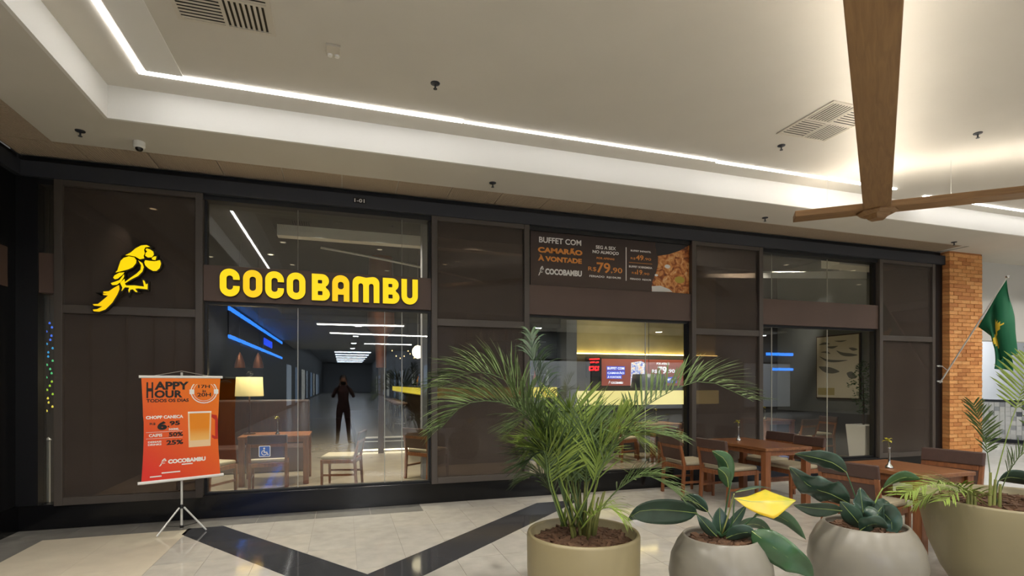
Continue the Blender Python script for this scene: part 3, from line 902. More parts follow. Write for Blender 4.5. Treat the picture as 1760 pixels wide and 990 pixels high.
# happy hour banner on tripod -----------------------------------------
bl, br = Vector((-1.946, 6.154, 0)), Vector((-1.268, 6.483, 0))
ang = math.atan2(br.y - bl.y, br.x - bl.x)
BW = (br - bl).length
bc = (bl + br) / 2
bn = thing('banner_stand', 'orange happy hour banner hanging on a grey tripod stand before the window', 'banner', (bc.x, bc.y, 0), ang)
ZB0, ZB1 = .565, 1.605
bw2 = BW / 2 - .02
orange = grad_mat('banner_orange', (222, 44, 30), (246, 128, 22), 2, ZB0 - .1, ZB1 + .1, .45)
nt = orange.node_tree
spn = [n for n in nt.nodes if n.type == 'SEPXYZ'][0]
mrn = [n for n in nt.nodes if n.type == 'MAP_RANGE'][0]
ad = nt.nodes.new('ShaderNodeMath'); ad.operation = 'ADD'
nt.links.new(spn.outputs[2], ad.inputs[0]); nt.links.new(spn.outputs[0], ad.inputs[1]); nt.links.new(ad.outputs[0], mrn.inputs[0])
mrn.inputs[1].default_value = .35; mrn.inputs[2].default_value = 1.75
def bcurl(z): return .012 * math.sin((z - ZB0) / (ZB1 - ZB0) * PI)
def bwid(z):  # the sheet draws in slightly at mid height
    u = (z - ZB0) / (ZB1 - ZB0); return bw2 - .022 * math.sin(u * PI) ** 1.0 * (1 if u < .6 else .8)
sh = MB()
sh.grid(lambda u, v: ((2 * v - 1) * bwid(ZB0 + u * (ZB1 - ZB0)), -.02 + bcurl(ZB0 + u * (ZB1 - ZB0)), ZB0 + u * (ZB1 - ZB0)), 20, 6)
sheet = sh.build('sheet', orange, bn)
so = sheet.modifiers.new('solid', 'SOLIDIFY'); so.thickness = .002; so.offset = 1
MB().tube([(-BW / 2, -.02, ZB1 + .012), (BW / 2, -.02, ZB1 + .012)], .014, 12).build('top_rod', M['white'], bn, smooth=False)
MB().tube([(-BW / 2 - .01, -.02, ZB0 - .012), (BW / 2 + .01, -.02, ZB0 - .012)], .016, 12).build('bottom_rod', M['white'], bn)
MB().tube([(-BW / 2 + .12, -.02, ZB1 + .022), (0, .02, ZB1 + .075), (BW / 2 - .12, -.02, ZB1 + .022)], .002, 6).build('hanging_cord', M['offwhite'], bn)
MB().tube([(0, .02, .03), (0, .02, ZB1 + .06)], .011, 12).build('pole', M['steel'], bn)
MB().lathe([(.0, -.02), (.02, -.02), (.022, 0), (.02, .02), (0, .02)], 12, (0, .02, .26)).build('hub_collar', M['black'], bn)
MB().lathe([(.0, -.014), (.018, -.014), (.018, .012), (0, .012)], 12, (0, .02, .05)).build('lower_collar', M['black'], bn)
for k, a in enumerate((200, 320, 80)):
    d = Vector((math.cos(math.radians(a)), math.sin(math.radians(a)), 0))
    lg = MB().tube([Vector((0, .02, .25)) + d * .025, Vector((0, .02, .008)) + d * .25], .009, 8).build('leg', M['steel'], bn)
    MB().tube([Vector((0, .02, .05)) + d * .015, Vector((0, .02, .09)) + d * .165], .004, 6).build('brace', M['black'], lg)
BZ = ZB1 - ZB0
def btext(body, u0, u1, v0, v1, m, bold=.02, nm='printed_text'):
    """u across 0..1, v up 0..1"""
    x0 = -bw2 + u0 * 2 * bw2; w_ = (u1 - u0) * 2 * bw2
    zm = ZB0 + (v0 + v1) / 2 * BZ
    put_text(MB(), body, x0, ZB0 + v0 * BZ, w_, (v1 - v0) * BZ, -.0232 + bcurl(zm) , bold=bold).build(nm, m, bn)
btext('H', .06, .14, .805, .965, M['print_black'], .03)
btext('APPY', .155, .58, .885, .965, M['print_black'], .04)
btext('OUR', .155, .50, .805, .88, M['print_black'], .04)
btext('TODOS OS DIAS', .06, .58, .762, .795, M['print_black'], .03)
cx, cz, = .20, ZB0 + .865 * BZ
yb = -.0232 + bcurl(cz)
rg = MB()
for r0, r1 in ((.118, .128), (.100, .104)):
    sm = shape_mesh(ring(cx, cz, r0, r1), .0015, yb); rg.add(sm.v, sm.f)
rg.build('printed_ring', M['print_white'], bn)
put_text(MB(), '17H', cx - .055, cz + .035, .11, .035, yb).build('printed_text', M['print_black'], bn)
put_text(MB(), 'às', cx - .018, cz - .008, .036, .026, yb).build('printed_text', M['print_black'], bn)
put_text(MB(), '20H', cx - .065, cz - .055, .13, .04, yb).build('printed_text', M['print_black'], bn)
for s in (-1, 1):
    sm = shape_mesh([rrect(cx + s * .115 - .022, cz - .028, cx + s * .115 + .022, cz + .022, .006)], .0015, yb - .002); sm.build('printed_mug_icon', M['print_white'], bn)
btext('CHOPP CANECA', .055, .51, .60, .632, M['print_white'], .04)
btext('R$', .10, .17, .54, .565, M['print_black'])
btext('6', .19, .31, .49, .575, M['print_black'], .06)
btext(',', .315, .335, .50, .53, M['print_black'], .06)
btext('95', .34, .47, .53, .575, M['print_black'], .04)
btext('500ML', .33, .46, .483, .503, M['print_white'], .03)
btext('CAIPIS', .09, .25, .425, .455, M['print_white'], .03)
btext('50%', .33, .51, .418, .462, M['print_black'], .04)
btext('DEMAIS', .08, .24, .368, .385, M['print_white'], .03)
btext('DRINKS', .08, .24, .342, .360, M['print_white'], .03)
btext('25%', .30, .51, .338, .385, M['print_black'], .04)
for v in (.47, .408):
    z = ZB0 + v * BZ
    B('printed_rule', (-bw2 + .04, -.0, -.0247 + bcurl(z), -.0232 + bcurl(z), z, z + .003), M['print_white'], bn)
z0, z1 = ZB0 + .135 * BZ, ZB0 + .21 * BZ
mini_logo(MB(), -bw2 + .21 * 2 * bw2, z0, .065, z1 - z0, -.0232 + bcurl(z0)).build('printed_emblem', M['print_white'], bn)
btext('COCOBAMBU', .32, .80, .152, .195, M['print_white'], .06)
for (u0, u1, v) in ((.49, .63, .13), (.24, .47, .062), (.10, .24, .034)):     # lines too small to read
    z = ZB0 + v * BZ
    B('printed_small_line', (-bw2 + u0 * 2 * bw2, -bw2 + u1 * 2 * bw2, -.0247 + bcurl(z), -.0232 + bcurl(z), z, z + .012), M['print_white'], bn)
# printed beer mug
mgx0, mgx1 = -bw2 + .57 * 2 * bw2, -bw2 + .88 * 2 * bw2
mz0, mz1 = ZB0 + .30 * BZ, ZB0 + .655 * BZ
ym = -.0232 + bcurl((mz0 + mz1) / 2)
shape_mesh([[(mgx0 + .008, mz0), (mgx1 - .008, mz0), (mgx1, mz1), (mgx0, mz1)]], .0012, ym).build('printed_glass', mat('print_glass', (240, 206, 160), .5), bn)
shape_mesh([[(mgx0 + .022, mz0 + .07), (mgx1 - .022, mz0 + .07), (mgx1 - .014, mz1 - .012), (mgx0 + .014, mz1 - .012)]], .0012, ym - .0012).build('printed_beer', grad_mat('print_beer', (246, 196, 110), (236, 140, 10), 2, mz0 + .06, mz0 + .2, .5), bn)
hx = mgx1 + .001
shape_mesh([[(hx, mz1 - .03), (hx + .05, mz1 - .04), (hx + .062, mz1 - .09), (hx + .062, mz0 + .07), (hx + .03, mz0 + .07), (hx + .005, mz0 + .09), (hx + .005, mz0 + .12), (hx + .035, mz0 + .1), (hx + .035, mz1 - .09), (hx, mz1 - .06)]], .0012, ym).build('printed_handle', mat('print_handle', (196, 40, 20), .5), bn)
shape_mesh([[(mgx0, mz1 - .012), (mgx1, mz1 - .012), (mgx1, mz1 + .006), (mgx0, mz1 + .006)]], .0012, ym - .0012).build('printed_foam', M['print_white'], bn)

# wheelchair sticker on the glass --------------------------------------
t = thing('access_sticker', 'blue wheelchair access sticker on the wide window', 'sticker', (-.896, F + .089, .738))
blue = mat('sticker_blue', (70, 110, 190), .5)
shape_mesh([rrect(-.064, -.066, .064, .066, .012)], .001, 0).build('border', M['print_white'], t)
shape_mesh([rrect(-.056, -.058, .056, .058, .01)], .001, -.001).build('field', blue, t)
wc = MB()
for pl in ([arc(-.005, .035, .011, 0, 330, 10)], [[(-.012, .02), (0, .02), (.002, -.006), (.028, -.006), (.036, -.034), (.046, -.031), (.042, -.042), (.030, -.044), (.022, -.018), (-.01, -.018)]],
           [arc(-.004, -.016, .032, 110, 340, 12) + arc(-.004, -.016, .024, 340, 110, 12)]):
    sm = shape_mesh(pl, .001, -.002); wc.add(sm.v, sm.f)
wc.build('wheelchair_symbol', M['print_white'], t)
# ================================================================== FLAG
CF = Vector((math.sin(YAW), math.cos(YAW), 0)); CR = Vector((math.cos(YAW), -math.sin(YAW), 0))
def at(px, py, d):
    """point at axis distance d from the viewpoint"""
    p = CF * d + CR * ((px - 880) / 908.0 * d)
    return Vector((p.x, p.y, CAMH + (659 - py) / 908.0 * d))

fl = thing('national_flag', 'green flag with yellow diamond drooping from an angled wall pole', 'flag', (10.36, F, 1.56))
A_, B_ = Vector((0, -1.06, 1.735)), Vector((0, -.64, .957))
MB().tube([(0, -.03, 0), A_], [.013, .011], 10).build('pole', M['steel'], fl)
MB().lathe([(0, -.02), (.02, -.016), (.03, 0), (.02, .02), (0, .024)], 12, A_).build('finial', M['chrome'], fl, smooth=True)
for dz in (.02, .30):
    br = MB().tube([(0, 0, dz), (0, -.07, dz)], .012, 8).build('bracket', M['steel'], fl)
    MB().lathe([(0, 0), (.03, 0), (.03, .02), (0, .02)], 12, (0, 0, dz)).build('bracket_disc', M['white'], br)
MB().tube([(0, -.07, .30), (0, -.16, .22)], .006, 6).build('stay', M['steel'], fl)
nu, nv = 26, 44
gm = MB()
def flagpt(u, v):
    h = A_ + (B_ - A_) * (.03 + .97 * u)
    ez = .44 - .30 * u + .05 * math.sin(u * 9)
    ey = -1.02 - .10 * math.cos(u * 5.2)
    f = 1 - (1 - v) ** 2.4
    y = h.y + (ey - h.y) * f
    z = h.z + (ez - h.z) * v
    amp = .09 * min(1, v * 2.2)
    x = amp * math.sin(u * 13 + v * 2.0) + .03 * v * math.sin(v * 7 + u * 3)
    y += .05 * min(1, v * 2) * math.cos(u * 13 + v * 2.0)
    return (x, y, z)
gm.grid(flagpt, nu, nv)
fme = gm.mesh('cloth', True)
fme.materials.append(mat('flag_green', (10, 96, 62), .7)); fme.materials.append(mat('flag_yellow', (236, 204, 60), .7)); fme.materials.append(mat('flag_blue', (24, 44, 140), .7))
for p in fme.polygons:
    i, j = divmod(p.index, nv - 1)
    u, v = (i + .5) / (nu - 1), (j + .5) / (nv - 1)
    du, dv = (u - .52) / .27, (v - .50) / .30
    if abs(du) + abs(dv) < 1: p.material_index = 1
    if (du * .7) ** 2 + dv ** 2 < .15: p.material_index = 2
co = link('cloth', fme, None, fl)
so = co.modifiers.new('solid', 'SOLIDIFY'); so.thickness = .003

# ================================================================== PLANTS
def chips(mb, R, z, n):
    for k in range(n):
        a = random.uniform(0, 2 * PI); r = R * math.sqrt(random.random())
        l, w_, h = random.uniform(.02, .05), random.uniform(.01, .022), random.uniform(.006, .012)
        mt = Matrix.Translation((r * math.cos(a), r * math.sin(a), z + random.uniform(.0, .018))) @ Matrix.Rotation(random.uniform(0, PI), 4, 'Z') @ Matrix.Rotation(random.uniform(-.5, .5), 4, 'X') @ Matrix.Rotation(random.uniform(-.4, .4), 4, 'Y')
        mb.hexa([mt @ Vector(p) for p in [(-l, -w_, -h), (l, -w_, -h), (l, w_, -h), (-l, w_, -h), (-l, -w_, h), (l, -w_, h), (l, w_, h), (-l, w_, h)]])
    return mb

def frond(pts, length=.30, n=34, m='palm', start=.28, droop=.5, wid=.012, name='frond', spread=.8, parent=None, loc=None, r0=.006, lift=.25):
    P = [Vector(p) - loc for p in pts]
    C = crom(P, 40)
    mb = MB()
    mb.tube(C[::3] + [C[-1]], [r0 * (1 - .75 * i / 14) for i in range(len(C[::3]) + 1)], 5)
    for k in range(n):
        t = start + (1 - start) * (k + .5) / n
        i = min(int(t * 39), 38)
        p = C[i]; tg = (C[i + 1] - C[i]).normalized()
        side = tg.cross(Vector((0, 0, 1)))
        if side.length < .15: side = tg.cross(CF)
        side.normalize()
        nrm = side.cross(tg).normalized()
        u = (t - start) / (1 - start)
        L = length * (.45 + .75 * math.sin(PI * (u * .8 + .16))) * random.uniform(.85, 1.1)
        for s in (-1, 1):
            d = (tg * (.55 + .5 * u) + side * s * spread + nrm * random.uniform(lift - .15, lift + .15) + Vector((random.uniform(-.12, .12), random.uniform(-.12, .12), random.uniform(-.1, .14)))).normalized()
            q = p.copy(); vs_, fs = [], []
            S = 5
            wdir = d.cross(nrm).normalized()
            for j in range(S + 1):
                f = j / S
                ww = wid * (.5 + 1.6 * f) * (1 - f) ** .55 if f < 1 else .0004
                ww = max(ww, .0006)
                vs_ += [q - wdir * ww, q + nrm * ww * .35, q + wdir * ww]
                q = q + d * (L / S)
                d = (d + Vector((0, 0, -1)) * droop * (.12 + .32 * f)).normalized()
            for j in range(S):
                b = 3 * j
                fs += [(b, b + 1, b + 4, b + 3), (b + 1, b + 2, b + 5, b + 4)]
            mb.add(vs_, fs)
    return mb.build(name, M[m], parent, smooth=True)

def leaf(pts, width, m, parent, loc, cup=.25, wave=0.0, tilt=None, peak=.45, name='leaf', fold=0.0, kite=False):
    """broad leaf blade along a centre line; tilt = direction the blade's width lies in"""
    P = [Vector(p) - loc for p in pts]
    nu_, nv_ = 18, 9
    C = crom(P, nu_)
    def prof(t):
        if kite: return max(.02, t / peak if t < peak else (1 - t) / (1 - peak))
        return max(.02, (math.sin(PI * min(1, t ** (math.log(.5) / math.log(peak)))) ** .8))
    vs_ = []
    for i in range(nu_):
        t = i / (nu_ - 1)
        tg = (C[min(i + 1, nu_ - 1)] - C[max(i - 1, 0)]).normalized()
        wd = Vector(tilt) if tilt is not None else tg.cross(Vector((0, 0, 1)))
        wd = wd - tg * wd.dot(tg)
        if wd.length < 1e-3: wd = CR.copy()
        wd.normalize(); nr = wd.cross(tg).normalized()
        if nr.z < 0: nr = -nr
        w_ = width / 2 * prof(t)
        for j in range(nv_):
            s = 2 * j / (nv_ - 1) - 1
            off = cup * w_ * (abs(s) ** 1.3) + wave * w_ * math.sin(t * 19 + s * 2) * abs(s) - fold * w_ * abs(s)
            vs_.append(C[i] + wd * (s * w_) + nr * off)
    fc = [(i * nv_ + j, i * nv_ + j + 1, (i + 1) * nv_ + j + 1, (i + 1) * nv_ + j) for i in range(nu_ - 1) for j in range(nv_ - 1)]
    o = MB().add(vs_, fc).build(name, M[m], parent, smooth=True)
    sd = o.modifiers.new('solid', 'SOLIDIFY'); sd.thickness = .0016
    MB().tube(C[::3] + [C[-1]], [max(.0008, .0032 * (1 - i / 7)) for i in range(len(C[::3]) + 1)], 5).build('midrib', M['midrib'], o)
    return o

def petiole(pts, r, parent, loc, m='leafmid'):
    C = crom([Vector(p) - loc for p in pts], 8)
    return MB().tube(C, [r * (1 - .4 * i / 7) for i in range(8)], 6).build('petiole', M[m], parent, smooth=True)

# --- cylinder pot with areca palm
PL = Vector((1.55, 3.27, 0))
pp = thing('potted_palm', 'feathery areca palm in a tall beige cylindrical pot, front centre', 'potted plant', PL)
MB().lathe([(0, 0), (.34, 0), (.365, .02), (.378, .30), (.380, .53), (.374, .548), (.362, .55), (.352, .54), (.350, .47), (0, .47)], 56).build('pot', M['potbeige'], pp, smooth=True)
ms = chips(MB().lathe([(.349, .475), (.2, .487), (0, .492)], 24), .29, .487, 380).build('bark_mulch', M['mulch'], pp); ms['kind'] = 'stuff'
D0 = 3.586
def F1(*pts, **kw):
    return frond([at(px, py, D0 + d) for (px, py, d) in pts], parent=pp, loc=PL, **kw)
F1((975, 905, .0), (945, 820, .02), (912, 715, .05), (870, 655, .08), (810, 640, .1), (752, 668, .12), length=.34, n=58, droop=.42, start=.34, wid=.0085, lift=.55)
F1((980, 905, -.03), (955, 800, -.08), (915, 725, -.12), (865, 692, -.15), (800, 695, -.18), (756, 738, -.2), length=.36, n=58, droop=.5, start=.3, wid=.0085, lift=.5)
F1((985, 905, .05), (960, 780, .12), (935, 690, .15), (918, 630, .16), (912, 570, .18), length=.22, n=50, m='palm3', droop=1.3, start=.36, spread=.4, wid=.006, lift=.5)
F1((992, 905, .02), (1030, 800, .05), (1075, 730, .08), (1130, 685, .1), (1210, 655, .12), (1295, 690, .15), length=.32, n=48, droop=.3, start=.40, m='palm', wid=.0085, lift=.5)
F1((990, 905, -.06), (1020, 830, -.12), (1055, 770, -.16), (1100, 742, -.2), (1160, 752, -.24), length=.27, n=36, wid=.0075, droop=.5, start=.4)
F1((1000, 905, -.08), (1035, 870, -.16), (1070, 835, -.22), (1115, 818, -.26), (1172, 852, -.3), length=.24, n=34, wid=.007, droop=.5, start=.45)
F1((970, 905, .1), (950, 850, .15), (925, 815, .2), (900, 825, .22), length=.22, n=26, wid=.007, droop=.5, start=.3)
F1((998, 910, -.15), (1020, 885, -.22), (1045, 872, -.27), (1070, 890, -.3), length=.18, n=22, droop=.9, start=.25, m='palm2', wid=.006)
# upright young shoots in the middle
for k in range(20):
    bx = 985 + random.uniform(-22, 22); tx = 985 + random.uniform(-85, 90); ty = random.uniform(705, 785); dd = random.uniform(-.28, .25)
    mx = (bx * .45 + tx * .55)
    F1((bx, 905, dd * .3), (mx - (tx - bx) * .12, 830, dd * .6), (mx, 780, dd * .8), (tx, ty, dd), (tx + (tx - 985) * .35, ty + random.uniform(-14, 30), dd * 1.2),
       length=random.uniform(.22, .31), n=32, m=random.choice(['palm', 'palm2', 'palm', 'palm2', 'palm3', 'palm']), droop=random.uniform(.1, .36), start=.26, spread=random.uniform(.45, .85), wid=.0062, lift=random.uniform(.05, .35))
F1((995, 905, .1), (1020, 800, .12), (1050, 740, .14), (1078, 706, .16), length=.16, n=18, m='palm2', droop=.0, start=.55, spread=.12)
for k in range(13):
    a = random.uniform(0, 2 * PI); r = random.uniform(.01, .09)
    b = Vector((r * math.cos(a), r * math.sin(a), .46)); l = random.uniform(.3, .55)
    MB().tube([b, b + Vector((math.cos(a) * .03, math.sin(a) * .03, l * .5)), b + Vector((math.cos(a) * .08, math.sin(a) * .08, l))], [.012, .009, .006], 7).build('stem', M['stalk'], pp, smooth=True)

# --- round bowl with the yellow leaf
BL = Vector((2.383, 2.919, 0)); D1 = 3.506
p2 = thing('potted_broadleaf_plant', 'broad leaved plant with one yellow leaf in a round grey bowl pot', 'potted plant', BL)
bowl = [(0, 0), (.17, 0), (.20, .01), (.27, .08), (.315, .18), (.330, .29), (.315, .40), (.275, .49), (.243, .535), (.235, .545), (.222, .54), (.228, .52), (.245, .48), (0, .48)]
MB().lathe(bowl, 56).build('pot', M['potgrey'], p2, smooth=True)
ms = chips(MB().lathe([(.244, .482), (0, .495)], 20), .175, .49, 170).build('bark_mulch', M['mulch'], p2); ms['kind'] = 'stuff'
def T(px, py, d=0): return at(px, py, D1 + d)
bb = T(1240, 922)
leaf([T(1198, 882, -.02), T(1165, 878, -.06), T(1125, 876, -.1), T(1095, 880, -.13), T(1078, 895, -.15)], .19, 'leafdark', p2, BL, cup=-.25, tilt=(0, -.35, .94), peak=.4)
petiole([bb, T(1222, 905), T(1197, 883, -.02)], .011, p2, BL)
leaf([T(1217, 880, .1), T(1200, 866, .12), T(1185, 860, .14), T(1170, 858, .16)], .11, 'leafdark', p2, BL, tilt=(.2, -.5, .8))
petiole([bb, T(1228, 898, .06), T(1217, 880, .1)], .006, p2, BL)
leaf([T(1240, 920, .02), T(1238, 905, .02), T(1237, 890, .03), T(1237, 872, .05)], .13, 'leafdark', p2, BL, tilt=(1, -.2, 0), cup=.3)
leaf([T(1232, 922, -.05), T(1222, 912, -.06), T(1210, 898, -.07), T(1198, 884, -.06)], .08, 'leafdark', p2, BL, tilt=(.7, -.3, .5))
petiole([bb, T(1247, 880, .05), T(1253, 845, .05), T(1257, 828, .05)], .008, p2, BL)
leaf([T(1256, 830, .05), T(1252, 806, .04), T(1244, 788, .02), T(1224, 775, .0)], .11, 'leafmid', p2, BL, tilt=(.9, -.3, .2), cup=.4)
leaf([T(1252, 838, .03), T(1250, 822, .0), T(1244, 812, -.02), T(1234, 805, -.04)], .09, 'leafmid', p2, BL, tilt=(.9, -.2, .2), cup=.4)
petiole([bb, T(1252, 885), T(1258, 862), T(1262, 848)], .006, p2, BL, 'stalk')
leaf([T(1264, 846, .08), T(1285, 842, .1), T(1305, 838, .12), T(1326, 839, .14)], .07, 'leafdark', p2, BL)
leaf([T(1262, 856, -.04), T(1290, 862, -.08), T(1325, 862, -.12), T(1368, 860, -.14)], .23, 'leafyellow', p2, BL, tilt=(-.1, -.75, -.6), peak=.66, fold=.45, kite=True)
petiole([bb, T(1258, 900, -.03), T(1262, 858, -.04)], .007, p2, BL)
petiole([bb, T(1275, 905, -.05), T(1300, 886, -.08)], .010, p2, BL)
leaf([T(1296, 886, -.08), T(1325, 884, -.1), T(1355, 896, -.12), T(1385, 927, -.12)], .10, 'leafmid', p2, BL, tilt=(.3, -.6, .6), cup=.3)
leaf([T(1292, 913, -.12), T(1315, 930, -.18), T(1350, 955, -.22), T(1378, 972, -.24), T(1398, 994, -.25)], .185, 'leafmid', p2, BL, tilt=(.55, -.35, .6), cup=-.2, peak=.4)
leaf([T(1248, 925, -.05), T(1265, 918, -.08), T(1285, 915, -.1), T(1298, 920, -.12)], .11, 'leafdark', p2, BL, tilt=(.2, -.4, .8))
leaf([T(1258, 915, .1), T(1280, 902, .12), T(1305, 902, .14), T(1328, 918, .14)], .10, 'leafmid', p2, BL, tilt=(0, -.5, .8))
leaf([T(1242, 920, .05), T(1255, 905, .06), T(1270, 885, .08), T(1283, 868, .1)], .07, 'leafdark', p2, BL, tilt=(.7, -.3, -.4))

# --- second round bowl
B3 = Vector((3.546, 2.823, 0)); D2 = 3.768
p3 = thing('potted_rubber_plant', 'dark rippled broad leaved plant in a round grey bowl pot beside the big planter', 'potted plant', B3)
MB().lathe([(r * 1.11, z * 1.02) for r, z in bowl], 56).build('pot', M['potgrey'], p3, smooth=True)
ms = chips(MB().lathe([(.27, .492), (0, .50)], 20), .195, .497, 150).build('bark_mulch', M['mulch'], p3); ms['kind'] = 'stuff'
def T(px, py, d=0): return at(px, py, D2 + d)
bb = T(1485, 905)
leaf([T(1455, 812, .12), T(1432, 796, .12), T(1402, 787, .1), T(1366, 780, .06)], .14, 'leafdark', p3, B3, tilt=(.1, -.5, .8), wave=.1)
petiole([bb, T(1472, 860, .08), T(1455, 812, .12)], .007, p3, B3)
leaf([T(1460, 866, -.02), T(1430, 850, -.06), T(1392, 836, -.1), T(1357, 803, -.14)], .20, 'leafdark', p3, B3, tilt=(.1, -.6, .7), wave=.25)
petiole([bb, T(1475, 885), T(1460, 866, -.02)], .009, p3, B3)
leaf([T(1447, 878, -.12), T(1420, 875, -.16), T(1395, 873, -.18), T(1364, 868, -.2)], .13, 'leafdark', p3, B3, tilt=(0, -.5, .8), cup=-.2)
leaf([T(1482, 908, -.06), T(1470, 892, -.08), T(1458, 878, -.09), T(1444, 862, -.1)], .13, 'leafdark', p3, B3, tilt=(.7, -.4, .5))
leaf([T(1484, 905, .02), T(1484, 885, .02), T(1481, 862, .03), T(1478, 838, .05)], .17, 'leafdark', p3, B3, tilt=(1, -.2, .1), wave=.2)
leaf([T(1490, 905, -.05), T(1502, 890, -.08), T(1518, 882, -.1), T(1534, 900, -.12), T(1530, 926, -.13)], .17, 'leafdark', p3, B3, tilt=(.5, -.7, .4), wave=.15)
leaf([T(1478, 912, -.14), T(1492, 903, -.18), T(1508, 900, -.2), T(1526, 908, -.2)], .13, 'leafdark', p3, B3, tilt=(.1, -.6, .8), wave=.1)
petiole([bb, T(1498, 878, .03), T(1508, 855, .05), T(1518, 838, .06)], .007, p3, B3, 'palm2')
leaf([T(1517, 840, .06), T(1535, 828, .05), T(1557, 820, .04), T(1582, 824, .02)], .11, 'leafmid', p3, B3, tilt=(.1, -.5, .8), cup=.3)
leaf([T(1500, 872, .05), T(1494, 860, .05), T(1489, 852, .05), T(1482, 843, .05)], .02, 'palm2', p3, B3, tilt=(.8, -.2, .3))
leaf([T(1488, 900, .08), T(1505, 885, .12), T(1518, 868, .15), T(1527, 862, .18)], .13, 'leafdark', p3, B3, tilt=(.6, -.5, -.4), wave=.2)

# --- big planter with small palms
B4 = Vector((4.66, 2.56, 0)); D3 = 3.85
p4 = thing('big_planter', 'very large olive beige planter with sparse young palms at right edge', 'potted plant', B4)
MB().lathe([(0, 0), (.30, 0), (.33, .012), (.42, .16), (.50, .36), (.545, .56), (.56, .70), (.555, .712), (.54, .715), (.53, .70), (.525, .64), (0, .64)], 64).build('pot', M['potbig'], p4, smooth=True)
ms = chips(MB().lathe([(.52, .645), (0, .655)], 24), .46, .652, 300).build('bark_mulch', M['mulch'], p4); ms['kind'] = 'stuff'
def F4(*pts, **kw): return frond([at(px, py, D3 + d) for (px, py, d) in pts], parent=p4, loc=B4, **kw)
F4((1690, 868, .0), (1650, 838, -.05), (1600, 832, -.1), (1550, 852, -.15), length=.20, n=30, droop=.45, start=.2, m='palm2', r0=.004, wid=.006)
F4((1690, 868, .05), (1655, 848, .08), (1612, 842, .1), (1572, 868, .12), length=.19, n=26, droop=.6, start=.25, m='palm2', r0=.004, wid=.006)
F4((1705, 868, .0), (1700, 800, .0), (1690, 745, .0), (1672, 692, -.02), length=.13, n=20, droop=.2, start=.45, m='palm', r0=.004, wid=.007)
F4((1700, 868, .05), (1728, 760, .1), (1750, 690, .15), (1778, 610, .2), length=.22, n=17, droop=.2, start=.62, wid=.008, m='palm2', r0=.005)
F4((1712, 868, -.05), (1735, 810, -.1), (1765, 775, -.15), (1810, 770, -.2), length=.2, n=24, droop=.4, start=.3, m='palm', r0=.004, wid=.007)
F4((1695, 868, -.1), (1675, 850, -.15), (1650, 845, -.2), (1620, 862, -.24), length=.15, n=22, droop=.5, start=.2, m='palm2', r0=.003, wid=.005)
F4((1760, 868, 0), (1790, 760, 0), (1830, 700, 0), (1900, 690, 0), length=.25, n=28, droop=.4, start=.35, m='palm', r0=.005)
for (px, h) in ((1663, 30), (1669, 38), (1676, 26), (1701, 60), (1708, 48), (1718, 40)):
    a = at(px, 872, D3 - .1) - B4; b = at(px + random.uniform(-4, 4), 872 - h, D3 - .1) - B4
    MB().tube([a, b], [.011, .008], 7).build('stem', M['stalk'], p4)
leaf([at(1716, 826, D3), at(1735, 820, D3), at(1770, 826, D3), at(1800, 840, D3)], .12, 'leafdark', p4, B4, tilt=(0, -.5, .8))
petiole([at(1712, 868, D3), at(1712, 845, D3), at(1716, 826, D3)], .006, p4, B4)

# ================================================================== FURNITURE
def make_chair(label, group):
    t = thing('dining_chair', label, 'chair', group=group)
    W, SD = .235, .235        # half width, half depth; faces +y
    for s in (-1, 1):
        MB().hexa([(s * W - .019, -SD - .045, 0), (s * W + .019, -SD - .045, 0), (s * W + .019, -SD - .008, 0), (s * W - .019, -SD - .008, 0),
                   (s * W - .019, -SD - .02, .44), (s * W + .019, -SD - .02, .44), (s * W + .019, -SD + .025, .44), (s * W - .019, -SD + .025, .44)]).hexa(
                  [(s * W - .019, -SD - .02, .44), (s * W + .019, -SD - .02, .44), (s * W + .019, -SD + .025, .44), (s * W - .019, -SD + .025, .44),
                   (s * W - .017, -SD - .075, .72), (s * W + .017, -SD - .075, .72), (s * W + .017, -SD - .045, .72), (s * W - .017, -SD - .045, .72)]).build('leg', M['chairwood'], t, bevel=.004)
        MB().hexa([(s * W - .015, SD - .015, 0), (s * W + .015, SD - .015, 0), (s * W + .015, SD + .015, 0), (s * W - .015, SD + .015, 0),
                   (s * W - .02, SD - .02, .43), (s * W + .02, SD - .02, .43), (s * W + .02, SD + .02, .43), (s * W - .02, SD + .02, .43)]).build('leg', M['chairwood'], t, bevel=.004)
        B('side_rail', (s * W - .012, s * W + .012, -SD, SD - .02, .375, .43), M['chairwood'], t, bevel=.003)
        B('stretcher', (s * W - .009, s * W + .009, -SD - .01, SD - .01, .19, .22), M['chairwood'], t)
    B('front_rail', (-W + .02, W - .02, SD - .012, SD + .012, .375, .43), M['chairwood'], t, bevel=.003)
    B('rear_rail', (-W + .019, W - .019, -SD - .012, -SD + .012, .375, .43), M['chairwood'], t, bevel=.003)
    MB().box(-W + .004, W - .004, -SD + .03, SD + .02, .43, .485).build('seat', M['cushion'], t, bevel=.02)
    def tiltb(z): return -SD + .0025 - .055 * (z - .44) / .28
    def slab(z0, z1, x0, x1, th):
        a, b = tiltb(z0), tiltb(z1)
        return [(x0, a - th, z0), (x1, a - th, z0), (x1, a + th, z0), (x0, a + th, z0), (x0, b - th, z1), (x1, b - th, z1), (x1, b + th, z1), (x0, b + th, z1)]
    MB().hexa(slab(.66, .705, -W + .018, W - .018, .014)).build('back_rail', M['chairwood'], t, bevel=.003)
    MB().hexa(slab(.50, .66, -W + .02, W - .02, .010)).build('back_panel', M['leather'], t, bevel=.003)
    MB().hexa(slab(.705, .83, -W - .02, W + .02, .024)).build('backrest', M['leather'], t, bevel=.012)
    return t
CH = make_chair('wooden chair with brown leather back, further left chair at the table by the third screen', 'dining chairs outside')
